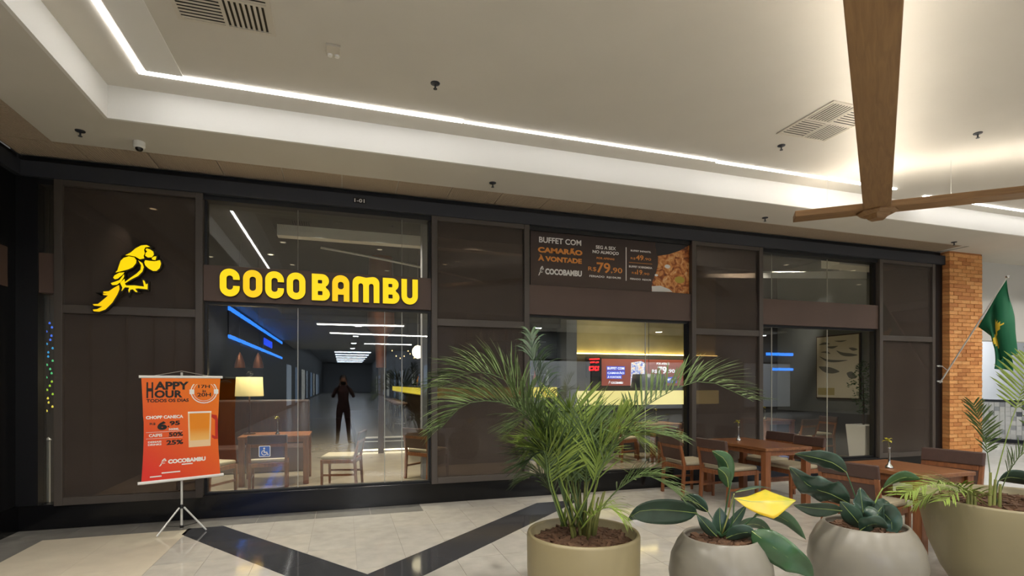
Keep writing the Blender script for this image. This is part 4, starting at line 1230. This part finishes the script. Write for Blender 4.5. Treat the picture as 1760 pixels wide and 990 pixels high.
def chair(x, y, face, label, group, first=False, scale=1.0):
    o = CH if first else copy_tree(CH)
    o.location = (x, y, 0); o.rotation_euler = (0, 0, math.radians(face) - PI / 2)
    o.scale = (scale, scale, scale)
    o['label'] = label; o['group'] = group
    return o
GO = 'dining chairs outside'
chair(4.63, 6.34, 0, 'wooden chair nearest the middle window, left end of the outdoor set', GO, True)
chair(4.82, 5.74, 6, 'wooden chair second from left outside, cream seat, facing the far table', GO)
chair(5.74, 5.62, 178, 'wooden chair on the right of the far outdoor table, nearer the viewer', GO)
chair(5.88, 6.24, 182, 'wooden chair at the far right corner of the far outdoor table by the screen', GO)
chair(4.60, 3.66, 12, 'wooden chair behind the dark rippled plant, back turned to the viewer', GO, scale=1.02)
chair(5.62, 3.72, 190, 'wooden chair facing left between the near table and brick pillar', GO, scale=1.05)

def make_table(label, x0, x1, y0, y1, h=.75, rz=0, round_=False, group='dining tables'):
    cx, cy = (x0 + x1) / 2, (y0 + y1) / 2
    t = thing('dining_table', label, 'table', (cx, cy, 0), rz, group)
    a, b = (x1 - x0) / 2, (y1 - y0) / 2
    B('tabletop', (-a, a, -b, b, h - .035, h), M['tablewood'], t, bevel=.004)
    for sx in (-1, 1):
        for sy in (-1, 1):
            B('leg', (sx * (a - .05) - .04, sx * (a - .05) + .04, sy * (b - .05) - .04, sy * (b - .05) + .04, 0, h - .035), M['chairwood'], t, bevel=.004)
    ap = MB().box(-a + .09, a - .09, -b + .04, -b + .06, h - .10, h - .035).box(-a + .09, a - .09, b - .06, b - .04, h - .10, h - .035)
    ap.box(-a + .04, -a + .06, -b + .09, b - .09, h - .10, h - .035).box(a - .06, a - .04, -b + .09, b - .09, h - .10, h - .035).build('apron', M['chairwood'], t)
    return t
make_table('brown wooden outdoor table by the third screen with slim vase', 4.93, 5.66, 5.22, 6.42)
make_table('brown wooden outdoor table near the brick pillar behind the plants', 4.78, 5.46, 3.28, 4.12)

def bud_vase(x, y, z, label, flower=True, h=.20):
    t = thing('bud_vase', label, 'vase', (x, y, z), 0, 'table vases')
    MB().lathe([(0, 0), (.034, 0), (.036, .008), (.030, .022), (.012, .045), (.009, .08), (.009, h - .02), (.014, h), (.010, h), (.006, h - .02), (.006, .05), (0, .045)], 18).build('vase_body', M['chrome'], t, smooth=True)
    MB().tube([(0, 0, .05), (.003, 0, h), (-.012, .004, h + .06)], .002, 6).build('flower_stem', M['stalk'], t)
    for k in range(6):
        a = k * 1.047 + .3
        c = Vector((-.014, .004, h + .062))
        d = Vector((math.cos(a), math.sin(a), .8 if k % 2 else -.1)).normalized()
        leaf([c, c + d * .016, c + d * .034, c + d * .046 + Vector((0, 0, -.012))], .026, 'leafyellow' if flower else 'stalk', t, Vector((0, 0, 0)), name='petal')
    return t
bud_vase(5.27, 6.08, .75, 'slim silver bud vase on the far outdoor table')
bud_vase(4.90, 3.66, .75, 'slim silver bud vase with yellowish flower on the near outdoor table')

# ================================================================== KIOSK RIGHT OF THE PILLAR
k = thing('mosaic_counter', 'counter clad in white and grey mosaic squares beyond the brick pillar', 'counter', (16.6, 9.4, 0))
B('counter_body', (.012, .62, -3.0, 2.4, 0, 1.06), M['white'], k)
B('counter_top', (-.04, .66, -3.0, 2.4, 1.06, 1.12), M['beam'], k)
B('counter_plinth', (.0, .012, -3.0, 2.4, 0, .09), M['beam'], k)
tm = [MB().box(-.008, .012, .005, .117, .005, .117).mesh('mosaic_tile') for _ in range(3)]
for me, c in zip(tm, [(226, 226, 224), (176, 178, 182), (96, 100, 108)]): me.materials.append(mat('mosaic', c, .3))
for i in range(22):
    for j in range(8):
        o = bpy.data.objects.new('mosaic_tile', tm[random.choices((0, 1, 2), (.80, .14, .06))[0]])
        COL.objects.link(o); o.parent = k; o.location = (0, -1.2 + i * .122, .09 + j * .1205)

# ================================================================== RESTAURANT CONTENTS
GI = 'dining chairs inside'
chair(-1.02, 8.35, 93, 'wooden chair behind the glass with wheelchair sticker, back to the viewer', GI)
chair(-.02, 8.40, 168, 'wooden chair turned sideways in the middle of the wide window', GI)
chair(1.32, 8.75, 40, 'wooden chair at the right edge of the wide window', GI)
chair(-1.75, 8.1, 60, 'wooden chair at left of the wide window, behind the orange banner', GI)
chair(5.35, 9.5, 20, 'dark wooden chair left of the inner table below the lit counter', GI)
chair(6.1, 8.7, 110, 'wooden chair inside just behind the middle window glass', GI)
chair(8.9, 8.6, 100, 'wooden chair inside the right window in front of the table', GI)
chair(9.87, 9.0, 172, 'wooden chair inside the right window below the painting', GI)
make_table('wooden table inside the wide window behind the sticker', -1.5, -.5, 8.72, 9.5)
make_table('small wooden table inside the middle window under the lit counter', 5.75, 6.45, 9.0, 9.7)
make_table('wooden table inside the right window near the painting', 8.7, 9.5, 9.2, 10.0)
bud_vase(-.98, 9.0, .75, 'bud vase on the table inside the wide window')
bud_vase(6.1, 9.4, .75, 'bud vase on the table inside the middle window')
bud_vase(8.95, 9.5, .75, 'bud vase on the table inside the right window')

# table lamp
t = thing('table_lamp', 'lit lamp with drum shade inside the wide window', 'lamp', (-1.41, 9.2, .75))
MB().lathe([(.0, .0), (.09, 0), (.09, .015), (.015, .02), (.012, .62), (0, .62)], 20).build('lamp_base', M['darkwood'], t)
MB().lathe([(.205, .60), (.19, .90), (.185, .90), (.20, .60)], 32).build('lamp_shade', M['shade'], t, smooth=True)
MB().lathe([(0, .66), (.03, .68), (.035, .72), (.02, .76), (0, .78)], 12).build('bulb', M['bulb'], t)
lt = bpy.data.lights.new('lamp_light', 'POINT'); lt.energy = 6; lt.color = (1, .8, .5); lt.shadow_soft_size = .05
lo = bpy.data.objects.new('lamp_light', lt); COL.objects.link(lo); lo.parent = t; lo.location = (0, 0, .95)
t = thing('booth_sofa', 'dark upholstered booth sofa along the left inside wall', 'sofa', (-2.2, 10.6, 0))
B('seat', (-.8, 1.6, -.6, -.1, 0, .45), M['leather'], t, bevel=.03)
B('backrest', (-.8, 1.6, -.1, .15, 0, 1.25), M['darkwood'], t, bevel=.03)

# black pendant shade in front of the screen
t = thing('drum_pendant', 'black drum pendant lamp hanging before the television', 'pendant light', (6.05, 9.6, 0))
MB().lathe([(.35, 1.46), (.37, 1.46), (.33, 1.74), (.31, 1.74), (.35, 1.46)], 36).build('shade', M['black'], t, smooth=True)
MB().tube([(0, 0, 1.70), (0, 0, 4.35)], .006, 8).build('cord', M['black'], t)
MB().lathe([(0, 1.60), (.03, 1.62), (.035, 1.66), (0, 1.70)], 12).build('bulb', M['bulb'], t)
MB().bar((-.32, 0, 1.70), (.32, 0, 1.70), .01, .01).build('spider_bar', M['black'], t)

# television
t = thing('television', 'wide wall screen showing buffet price advert on brown ground', 'television', (5.46, 10.62, 1.50))
TW, TH = 2.12, .60
B('bezel', (-.03, TW + .03, -.06, 0, -.03, TH + .03), M['black'], t, bevel=.004)
scr = mat('screen_brown', (136, 72, 62), .4, emit=.5, ergb=(150, 80, 70))
B('screen', (0, TW, -.064, -.06, 0, TH), scr, t)
wl_ = mat('screen_white', (235, 240, 255), .5, emit=.85, ergb=(225, 235, 255)); bl_ = mat('screen_blue', (70, 90, 220), .5, emit=.6, ergb=(70, 90, 220))
for i, (tx, w_, z) in enumerate((('BUFFET COM', .46, .36), ('CAMARÃO', .46, .26), ('À VONTADE', .38, .17))):
    B('text_glow', (.12, .12 + w_, -.0655, -.064, z - .015, z + .075), bl_, t)
    put_text(MB(), tx, .14, z, w_ - .04, .055, -.0655, bold=.03).build('screen_text', wl_, t)
mini_logo(MB(), .16, .03, .05, .08, -.064).build('screen_emblem', wl_, t)
put_text(MB(), 'COCOBAMBU', .23, .04, .30, .05, -.064, bold=.04).build('screen_text', wl_, t)
put_text(MB(), 'R$', 1.28, .28, .13, .09, -.064, bold=.02).build('screen_text', wl_, t)
put_text(MB(), '79', 1.43, .27, .24, .17, -.064, bold=.03).build('screen_text', wl_, t)
put_text(MB(), ',90', 1.69, .28, .2, .1, -.064, bold=.02).build('screen_text', wl_, t)
put_text(MB(), 'POR APENAS', 1.40, .48, .34, .05, -.064, bold=.02).build('screen_text', wl_, t)
B('text_glow', (1.66, 1.94, -.0655, -.064, .06, .20), bl_, t)
put_text(MB(), '49,90', 1.68, .09, .24, .08, -.0655, bold=.02).build('screen_text', wl_, t)
scrf = ramp_mat('screen_food', [(.35, (60, 90, 200)), (.5, (190, 200, 240)), (.6, (245, 240, 235)), (.75, (210, 130, 90))], .5, 14, dist=1.2, emit=.7)
shape_mesh([[(.72, 0), (1.10, 0), (1.12, .50), (1.0, .56), (.74, .52)]], .0015, -.064).build('screen_picture', scrf, t)

t = thing('neon_sign', 'small red neon sign left of the television', 'sign', (5.16, 10.55, 1.78))
ng = MB()
for z, xs in ((.30, ((.0, .24),)), (.23, ((.02, .12), (.15, .22))), (.13, ((0, .10), (.13, .17), (.19, .23))), (.06, ((0, .10), (.14, .22)))):
    for a, b in xs: ng.tube([(a, 0, z), (b, 0, z + .01)], .016, 6)
for a in (.0, .10, .14, .21): ng.tube([(a, 0, .06), (a, 0, .14)], .014, 6)
ng.build('neon_tube', M['red'], t)
B('backing', (-.06, .28, .02, .05, -.1, .36), M['black'], t)

# bar
t = thing('bar_counter', 'dark bar counter with glowing yellow front edge inside the restaurant', 'counter', (0, 0, 0))
B('bar_body', (1.72, 4.1, 9.95, 10.6, 0, 1.27), M['darkin'], t)
B('bar_body_side', (1.72, 2.3, 10.6, 12.38, 0, 1.27), M['darkin'], t)
B('bar_body_side', (1.72, 2.3, 12.38, 19.5, .335, 1.27), M['darkwood'], t)
B('lit_edge', (1.69, 4.12, 9.88, 10.6, 1.27, 1.475), M['barglow'], t, bevel=.02)
B('lit_edge', (1.69, 2.3, 10.6, 19.5, 1.29, 1.45), M['barglow'], t, bevel=.02)
B('bar_top', (1.66, 4.14, 9.84, 10.65, 1.475, 1.51), M['darkin'], t)
B('bar_top_side', (1.66, 2.3, 10.65, 19.5, 1.45, 1.49), M['darkin'], t)
sh_ = thing('bottle_shelf', 'dark back bar shelf unit holding rows of bottles', 'shelf', (3.1, 12.0, 0))
B('shelf_back', (-.3, 1.6, .3, .34, .33, 3.2), M['darkin'], sh_)
for z in (1.75, 2.15, 2.55): B('shelf_board', (-.3, 1.6, .0, .3, z, z + .02), M['greywall'], sh_)
def bottle_mesh(r, h):
    return MB().lathe([(0, 0), (r, 0), (r, h * .55), (r * .85, h * .63), (r * .35, h * .74), (r * .33, h * .97), (r * .4, h), (0, h)], 12)
bcols = [mat('bottle_%d' % i, c, .12, spec=.8) for i, c in enumerate([(60, 84, 60), (150, 100, 50), (196, 200, 196), (150, 60, 46), (70, 90, 120)])]
bm_ = [bottle_mesh(.036, .30).mesh('bottle', True), bottle_mesh(.044, .25).mesh('bottle', True), bottle_mesh(.03, .33).mesh('bottle', True)]
bi = 0
def bottle(x, y, z, label, group):
    global bi
    me = bm_[bi % 3].copy(); me.materials.clear(); me.materials.append(bcols[(bi * 7 + bi // 3) % 5])
    o = link('bottle', me, None); o.location = (x, y, z); bi += 1
    return tag(o, label, 'bottle', group)
for i in range(15): bottle(2.25 + i * .125, 10.2 + .06 * math.sin(i * 2.1), 1.51, 'liquor bottle standing on the yellow lit bar counter', 'bottles on the bar')
for i in range(8): bottle(1.85 + .05 * math.sin(i * 3.1), 10.95 + i * .42, 1.49, 'liquor bottle on the side run of the bar, seen in the wide window', 'bottles on the side run of the bar')
for z, nm in ((1.77, 'lowest'), (2.17, 'middle'), (2.57, 'top')):
    for i in range(11): bottle(2.95 + i * .155, 12.12, z, 'liquor bottle on the %s back bar shelf' % nm, 'bottles on the %s back bar shelf' % nm)

# bar stools on the platform
def make_stool():
    t = thing('bar_stool', 'tall metal legged bar stool along the lit bar', 'stool', group='bar stools')
    MB().lathe([(0, .70), (.17, .70), (.18, .72), (.17, .76), (0, .765)], 20).build('seat', M['leather'], t, smooth=True)
    for sx in (-1, 1):
        for sy in (-1, 1):
            MB().tube([(sx * .11, sy * .11, .70), (sx * .18, sy * .18, 0)], .012, 8).build('leg', M['chrome'], t)
    MB().tube([(.16, .16, .25), (-.16, .16, .25), (-.16, -.16, .25), (.16, -.16, .25), (.16, .16, .25)], .008, 6).build('foot_ring', M['chrome'], t)
    return t
st = make_stool(); st.location = (1.30, 12.9, .33)
for i in range(1, 6):
    o = copy_tree(st); o.location = (1.31 + .01 * i, 12.9 + i * .8, .33)

# globe lamp and string lights, copper hood
t = thing('globe_pendant', 'glowing round globe pendant at right of the wide window', 'pendant light', (1.47, 11.0, 0))
MB().lathe([(0, 2.06), (.06, 2.08), (.11, 2.14), (.12, 2.2), (.11, 2.26), (.06, 2.32), (0, 2.34)], 20).build('globe', M['globe'], t, smooth=True)
MB().tube([(0, 0, 2.34), (0, 0, 4.35)], .005, 6).build('cord', M['steel'], t)
t = thing('string_lights', 'swagged string of small warm bulbs over the bar', 'string lights', (1.1, 11.6, 2.2))
cable = []
for k in range(2):
    for i in range(9):
        u = i / 8; x = k * .34 + u * .34 - .1; z = -.16 * math.sin(PI * u) + .08
        cable.append((x, 0, z))
MB().tube(cable, .003, 5).tube([cable[0], (cable[0][0], 0, 2.15)], .002, 5).tube([cable[8], (cable[8][0], 0, 2.15)], .002, 5).tube([cable[-1], (cable[-1][0], 0, 2.15)], .002, 5).build('cable', M['black'], t)
bme = MB().lathe([(0, -.02), (.009, -.017), (.011, -.007), (.005, .006), (0, .008)], 8).mesh('bulb', True); bme.materials.append(M['bulb'])
for (x, y, z) in cable[::2]:
    o = link('bulb', bme, None, t); o.location = (x, y, z - .02)
t = thing('copper_hood', 'tapering copper hood hanging inside near the bar', 'hood', (.80, 12.1, 0))
MB().lathe([(.26, 2.75), (.10, 2.55), (.09, 1.9), (.11, 1.9), (.13, 2.55), (.30, 2.78), (.26, 4.35)], 24).build('hood_body', M['copper'], t, smooth=True)
B('support_column', (-.06, .06, -.06, .06, .0, 1.9), M['darkwood'], t)

# small cone pendants
for i, (x, y) in enumerate(((-1.95, 11.6), (-1.62, 11.6))):
    t = thing('cone_pendant', ['left', 'right'][i] + ' one of two small dark cone pendants over the booth', 'pendant light', (x, y, 0), 0, 'cone pendants')
    MB().lathe([(.10, 1.86), (.09, 1.95), (.05, 2.08), (.01, 2.16), (.0, 2.17)], 20).build('shade', M['copper'], t, smooth=True)
    MB().tube([(0, 0, 2.16), (0, 0, 4.35)], .004, 6).build('cord', M['black'], t)
    MB().lathe([(0, 1.87), (.03, 1.88), (.035, 1.92), (0, 1.96)], 10).build('bulb', M['bulb'], t)

# painting
pnt = mat('painting_canvas', (206, 201, 186), .6, var=.05, scale=2)
stroke = mat('painting_stroke', (104, 104, 102), .6)
t = thing('abstract_painting', 'large cream abstract painting with grey brush strokes inside the right window', 'painting', (10.395, 8.36, 1.21))
B('frame', (-.04, 0, 0, 1.08, 0, 1.41), M['darkwood'], t)
B('canvas', (-.046, -.04, .025, 1.055, .025, 1.385), pnt, t)
def brush(pts, w0, nm='brush_stroke'):
    C = crom([Vector((y, z, 0)) for y, z in pts], 14)
    up_, dn = [], []
    for i, c in enumerate(C):
        tg = (C[min(i + 1, 13)] - C[max(i - 1, 0)]).normalized(); n_ = Vector((-tg.y, tg.x, 0)) * w0 * (.15 + math.sin(PI * i / 13) * .9) / 2
        up_.append(c + n_); dn.append(c - n_)
    pl = [(p.x, p.y) for p in up_ + dn[::-1]]
    n = len(pl); k14 = len(C)
    v = [(-.0475, a_, b_) for a_, b_ in pl] + [(-.046, a_, b_) for a_, b_ in pl]
    f = [(i, i + 1, n - 2 - i, n - 1 - i) for i in range(k14 - 1)] + [(i, (i + 1) % n, n + (i + 1) % n, n + i) for i in range(n)]
    MB().add(v, f).build(nm, stroke, t)
for pts, w0 in [([(.98, .95), (.8, .86), (.55, .83), (.28, .84)], .05), ([(.55, 1.06), (.40, .98), (.2, .95), (.05, .94)], .07), ([(1.0, .72), (.85, .66), (.65, .62), (.48, .60)], .13),
                ([(.30, .56), (.2, .52), (.08, .46)], .14), ([(1.0, 1.22), (.85, 1.24), (.72, 1.22)], .05), ([(.80, 1.16), (.66, 1.14), (.52, 1.16)], .05), ([(.25, 1.10), (.15, 1.07), (.05, 1.06)], .06),
                ([(.6, 1.28), (.45, 1.26), (.3, 1.27)], .03), ([(.95, 1.05), (.8, 1.04), (.7, 1.0)], .04)]:
    brush(pts, w0)
B('brush_patch', (-.0475, -.046, .6, 1.03, .08, .24), mat('painting_ochre', (170, 158, 110), .6), t)
t = thing('tall_planter', 'white tapered planter with leafy shrub inside the right window', 'potted plant', (10.0, 8.0, 0))
MB().hexa([(-.17, -.17, 0), (.17, -.17, 0), (.17, .17, 0), (-.17, .17, 0), (-.22, -.22, .72), (.22, -.22, .72), (.22, .22, .72), (-.22, .22, .72)]).build('planter_box', M['white'], t, bevel=.01)
MB().tube([(0, 0, .7), (.01, 0, 1.1), (0, .01, 1.7)], [.02, .014, .008], 7).build('trunk', M['darkwood'], t)
fo = MB()
for kk in range(420):
    a = random.uniform(0, 2 * PI); z = random.uniform(.95, 2.0); r = .26 * math.sin(PI * min(1, (z - .85) / 1.2)) * math.sqrt(random.random())
    c = Vector((r * math.cos(a), r * math.sin(a), z)); d = Vector((random.uniform(-1, 1), random.uniform(-1, 1), random.uniform(-.4, .8))).normalized()
    s_ = d.orthogonal().normalized() * .014
    fo.add([c, c + d * .03 + s_, c + d * .07, c + d * .03 - s_], [(0, 1, 2, 3)])
o = fo.build('foliage', M['palm3'], t); o['kind'] = 'stuff'

# hanging light string behind the narrow corner window and a stanchion
t = thing('light_garland', 'vertical garland of blue to green lights behind the narrow corner window', 'string lights', (-3.215, 7.4, 0))
MB().tube([(0, 0, 4.35), (0, 0, 1.2)], .003, 5).build('cable', M['black'], t)
gc = [mat('garland_%d' % i, c, .5, emit=.9, ergb=c) for i, c in enumerate([(70, 120, 255), (60, 160, 220), (90, 200, 130), (170, 210, 60), (255, 230, 90)])]
for i in range(22):
    z = 2.25 - i * .048
    me = bme.copy(); me.materials.clear(); me.materials.append(gc[min(4, int(i / 22 * 5))])
    o = link('bulb', me, None, t); o.location = (.03 * math.sin(i * 2.3), 0, z)
t = thing('post_barrier', 'slim steel stanchion behind the narrow corner window', 'stanchion', (-3.15, 7.22, 0))
MB().lathe([(0, 0), (.14, 0), (.14, .02), (.02, .035), (.02, .9), (.03, .92), (0, .95)], 16).build('post', M['steel'], t)

# interior lamps: recessed warm spots of the restaurant
for i, (x, y) in enumerate([(-1.2, 8.4), (.6, 9.1), (5.6, 9.0), (7.6, 8.6), (9.3, 9.0), (2.33, 9.15), (-.4, 9.1), (-2.9, 9.8), (2.28, 12.3), (.9, 14.0), (-1.5, 12.5)]):  # some are added before the white box to brighten its face
    t = thing('restaurant_downlight', 'small recessed downlight in the dark restaurant ceiling', 'downlight', (x, y, 4.35), 0, 'restaurant downlights')
    MB().lathe([(.05, -.002), (.07, -.002), (.07, -.01), (.05, -.01), (.05, -.002)], 16).build('trim_ring', M['white'], t)
    MB().lathe([(0, -.005), (.049, -.005)], 16).build('lens', M['globe'], t)
    ld = bpy.data.lights.new('spot', 'AREA'); ld.shape = 'DISK'; ld.size = .1; ld.energy = 40; ld.color = (1, .88, .72); ld.spread = math.radians(110)
    lo = bpy.data.objects.new('spot_lamp', ld); COL.objects.link(lo); lo.parent = t; lo.location = (0, 0, -.015)

# ================================================================== MALL BEHIND THE VIEWER
t = thing('blue_shop_sign', 'pair of long blue light lines on the shop behind the viewer', 'sign', (-3.25, 0, 0))
B('light_line', (0, .05, -17.8, -3.6, 3.72, 3.84), M['blue'], t)
B('light_line', (0, .05, -17.8, -3.6, 2.90, 3.00), M['blue'], t)
B('sign_panel', (.0, .02, -17.8, -3.6, 3.0, 3.72), M['black'], t)
for i in range(4): B('sign_letter', (.02, .05, -13.4 + i * .7, -12.9 + i * .7, 3.2, 3.5), M['bluesign'], t)
t = thing('blue_wall_sign', 'two short blue light lines on the far mall wall', 'sign', (22.5, -9, 0))
B('light_line', (-.9, .9, 0, .05, 3.05, 3.2), M['blue'], t)
B('light_line', (-.5, .9, 0, .05, 2.25, 2.38), M['blue'], t)
for k_ in range(9):
    y = -30 - k_ * 5.5
    tag(B('ceiling_batten', (-.9, 2.9, y - .5, y + .5, 4.92, 4.99), mat('batten_%d' % k_, (240, 246, 255), .5, emit=14, ergb=(225, 238, 255))), 'wide white ceiling light in the long mall passage behind the viewer', 'light', 'mall passage ceiling lights')
for k_, (x0, x1, y, rz) in enumerate([(-1.0, 2.4, -8.6, .10), (-.6, 4.2, -12.5, -.10), (1.2, 4.0, -19, .02)]):
    o = tag(B('linear_light', (x0, x1, -.06, .06, 3.90, 3.949), M['led_thin']), 'slim white linear ceiling light, %s of three behind the viewer' % ['nearest', 'middle', 'furthest'][k_], 'light', 'mall linear lights')
    o.location = (0, y, 0); o.rotation_euler = (0, 0, rz)
for k_, (x, y) in enumerate([(.6, -9), (.6, -14), (.6, -19), (.6, -24), (8, -7.5), (14, -7.5), (20, -7.5)]):  # unseen lamps added to brighten the mall mirrored in the glass
    t = thing('mall_fill_light', 'large fill light added in the mall ceiling behind the viewer', 'downlight', (x, y, ZS), 0, 'added mall fill lights')
    MB().lathe([(.14, -.002), (.17, -.002), (.17, -.01), (.14, -.01), (.14, -.002)], 16).build('trim_ring', M['white'], t)
    MB().lathe([(0, -.005), (.139, -.005)], 16).build('lens', M['globe'], t)
    ld = bpy.data.lights.new('spot', 'AREA'); ld.shape = 'DISK'; ld.size = .28; ld.energy = 150; ld.color = (.92, .96, 1)
    lo = bpy.data.objects.new('spot_lamp', ld); COL.objects.link(lo); lo.parent = t; lo.location = (0, 0, -.015)
for (x, y, e, nm) in ((17.6, 10.6, 420, 'nearer'), (21.6, 11.3, 120, 'further')):  # added lamps, out of view, that brighten the passage wall
    t = thing('passage_fill_light', nm + ' unseen fill light added in the side passage beyond the pillar', 'downlight', (x, y, 4.2), 0, 'added side passage fill lights')
    MB().lathe([(.14, -.002), (.17, -.002), (.17, -.01), (.14, -.01), (.14, -.002)], 16).build('trim_ring', M['white'], t)
    MB().lathe([(0, -.005), (.139, -.005)], 16).build('lens', M['globe'], t)
    ld = bpy.data.lights.new('spot', 'AREA'); ld.shape = 'DISK'; ld.size = .28; ld.energy = e; ld.color = (.95, .98, 1)
    lo = bpy.data.objects.new('spot_lamp', ld); COL.objects.link(lo); lo.parent = t; lo.location = (0, 0, -.015)
for k_ in range(3):  # invented glowing panes that give the glass something to reflect
    t = thing('shop_window', ['nearest', 'second', 'third'][k_] + ' made-up glowing shop window added for reflections on the mall wall opposite', 'shop window', (8 + k_ * 6, -9, 0))
    B('lit_pane', (0, 3.2, 0, .03, .3, 2.6), mat('shop_glow_%d' % k_, (200, 205, 210), .6, emit=.35), t)
    B('shop_frame', (-.08, 3.28, 0, .02, .2, 2.7), M['black'], t)

# ================================================================== PHOTOGRAPHER (mirrored in the window)
def skin_figure(name, chains, m, parent, sub=1):
    """chains: list of (list of (x,y,z,r)), joined where points repeat"""
    idx = {}; vs_, rs, es = [], [], []
    for ch in chains:
        prev = None
        for (x, y, z, r) in ch:
            key = (round(x, 4), round(y, 4), round(z, 4))
            if key not in idx: idx[key] = len(vs_); vs_.append((x, y, z)); rs.append(r)
            i = idx[key]
            if prev is not None and prev != i: es.append((prev, i))
            prev = i
    me = bpy.data.meshes.new(name); me.from_pydata(vs_, es, []); me.update()
    o = link(name, me, m, parent)
    sk = o.modifiers.new('skin', 'SKIN'); sk.use_smooth_shade = True
    for i, sv in enumerate(me.skin_vertices[0].data):
        sv.radius = (rs[i], rs[i]); sv.use_root = (i == 0)
    ss = o.modifiers.new('sub', 'SUBSURF'); ss.levels = sub; ss.render_levels = sub
    return o
ph = thing('person', 'person in maroon shirt and dark trousers holding a phone up, mirrored in the window', 'person', (0, -.42, 0))
hip = (0, 0, .95, .14)
body = [[hip, (0, 0, 1.1, .135), (0, -.01, 1.28, .15), (0, -.01, 1.40, .12), (0, 0, 1.47, .06), (0, .01, 1.53, .055)]]
for s in (-1, 1):
    body.append([hip, (s * .09, 0, .88, .1), (s * .12, .01, .5, .065), (s * .14, -.01, .10, .042), (s * .15, .02, .05, .04), (s * .17, .14, .035, .035)])
    body.append([(0, -.01, 1.40, .12), (s * .17, -.01, 1.39, .06), (s * .26, .06, 1.20, .045), (s * .16, .24, 1.38, .036), (s * .085, .335, 1.50, .028)])
skin_figure('body', body, M['cloth_top'], ph, 2)
MB().lathe([(0, -.125), (.045, -.115), (.065, -.07), (.078, 0), (.076, .06), (.05, .11), (0, .125)], 20, (0, .02, 1.635)).build('head', M['skin'], ph, smooth=True)
MB().lathe([(.079, -.02), (.086, .02), (.085, .07), (.058, .125), (0, .14)], 20, (0, .008, 1.635)).build('hair', M['hair'], ph, smooth=True)
MB().hexa([(-.012, .09, 1.60), (.012, .09, 1.60), (.008, .118, 1.605), (-.008, .118, 1.605), (-.006, .09, 1.65), (.006, .09, 1.65), (.004, .1, 1.65), (-.004, .1, 1.65)]).build('nose', M['skin'], ph)
for s in (-1, 1):
    MB().lathe([(0, -.03), (.012, -.02), (.015, .01), (.008, .03), (0, .032)], 8, (s * .08, .015, 1.635)).build('ear', M['skin'], ph, smooth=True)
    hand = [[(s * .085, .335, 1.50, .022), (s * .08, .35, 1.525, .022), (s * .079, .352, 1.545, .018)]]
    for q in range(4):
        zz = 1.52 + q * .016
        hand.append([(s * .08, .35, 1.525, .022), (s * .082, .365, zz, .008), (s * .07, .378, zz + .002, .008), (s * .055, .376, zz + .004, .007)])
    hand.append([(s * .085, .335, 1.50, .022), (s * .07, .338, 1.515, .009), (s * .052, .342, 1.53, .008)])
    skin_figure('hand', hand, M['skin'], ph, 1)
tag(B('mobile_phone', (-.075, .075, -.068, -.06, 1.512, 1.588), M['phone'], bevel=.003), 'black mobile phone held up by the mirrored person', 'phone')
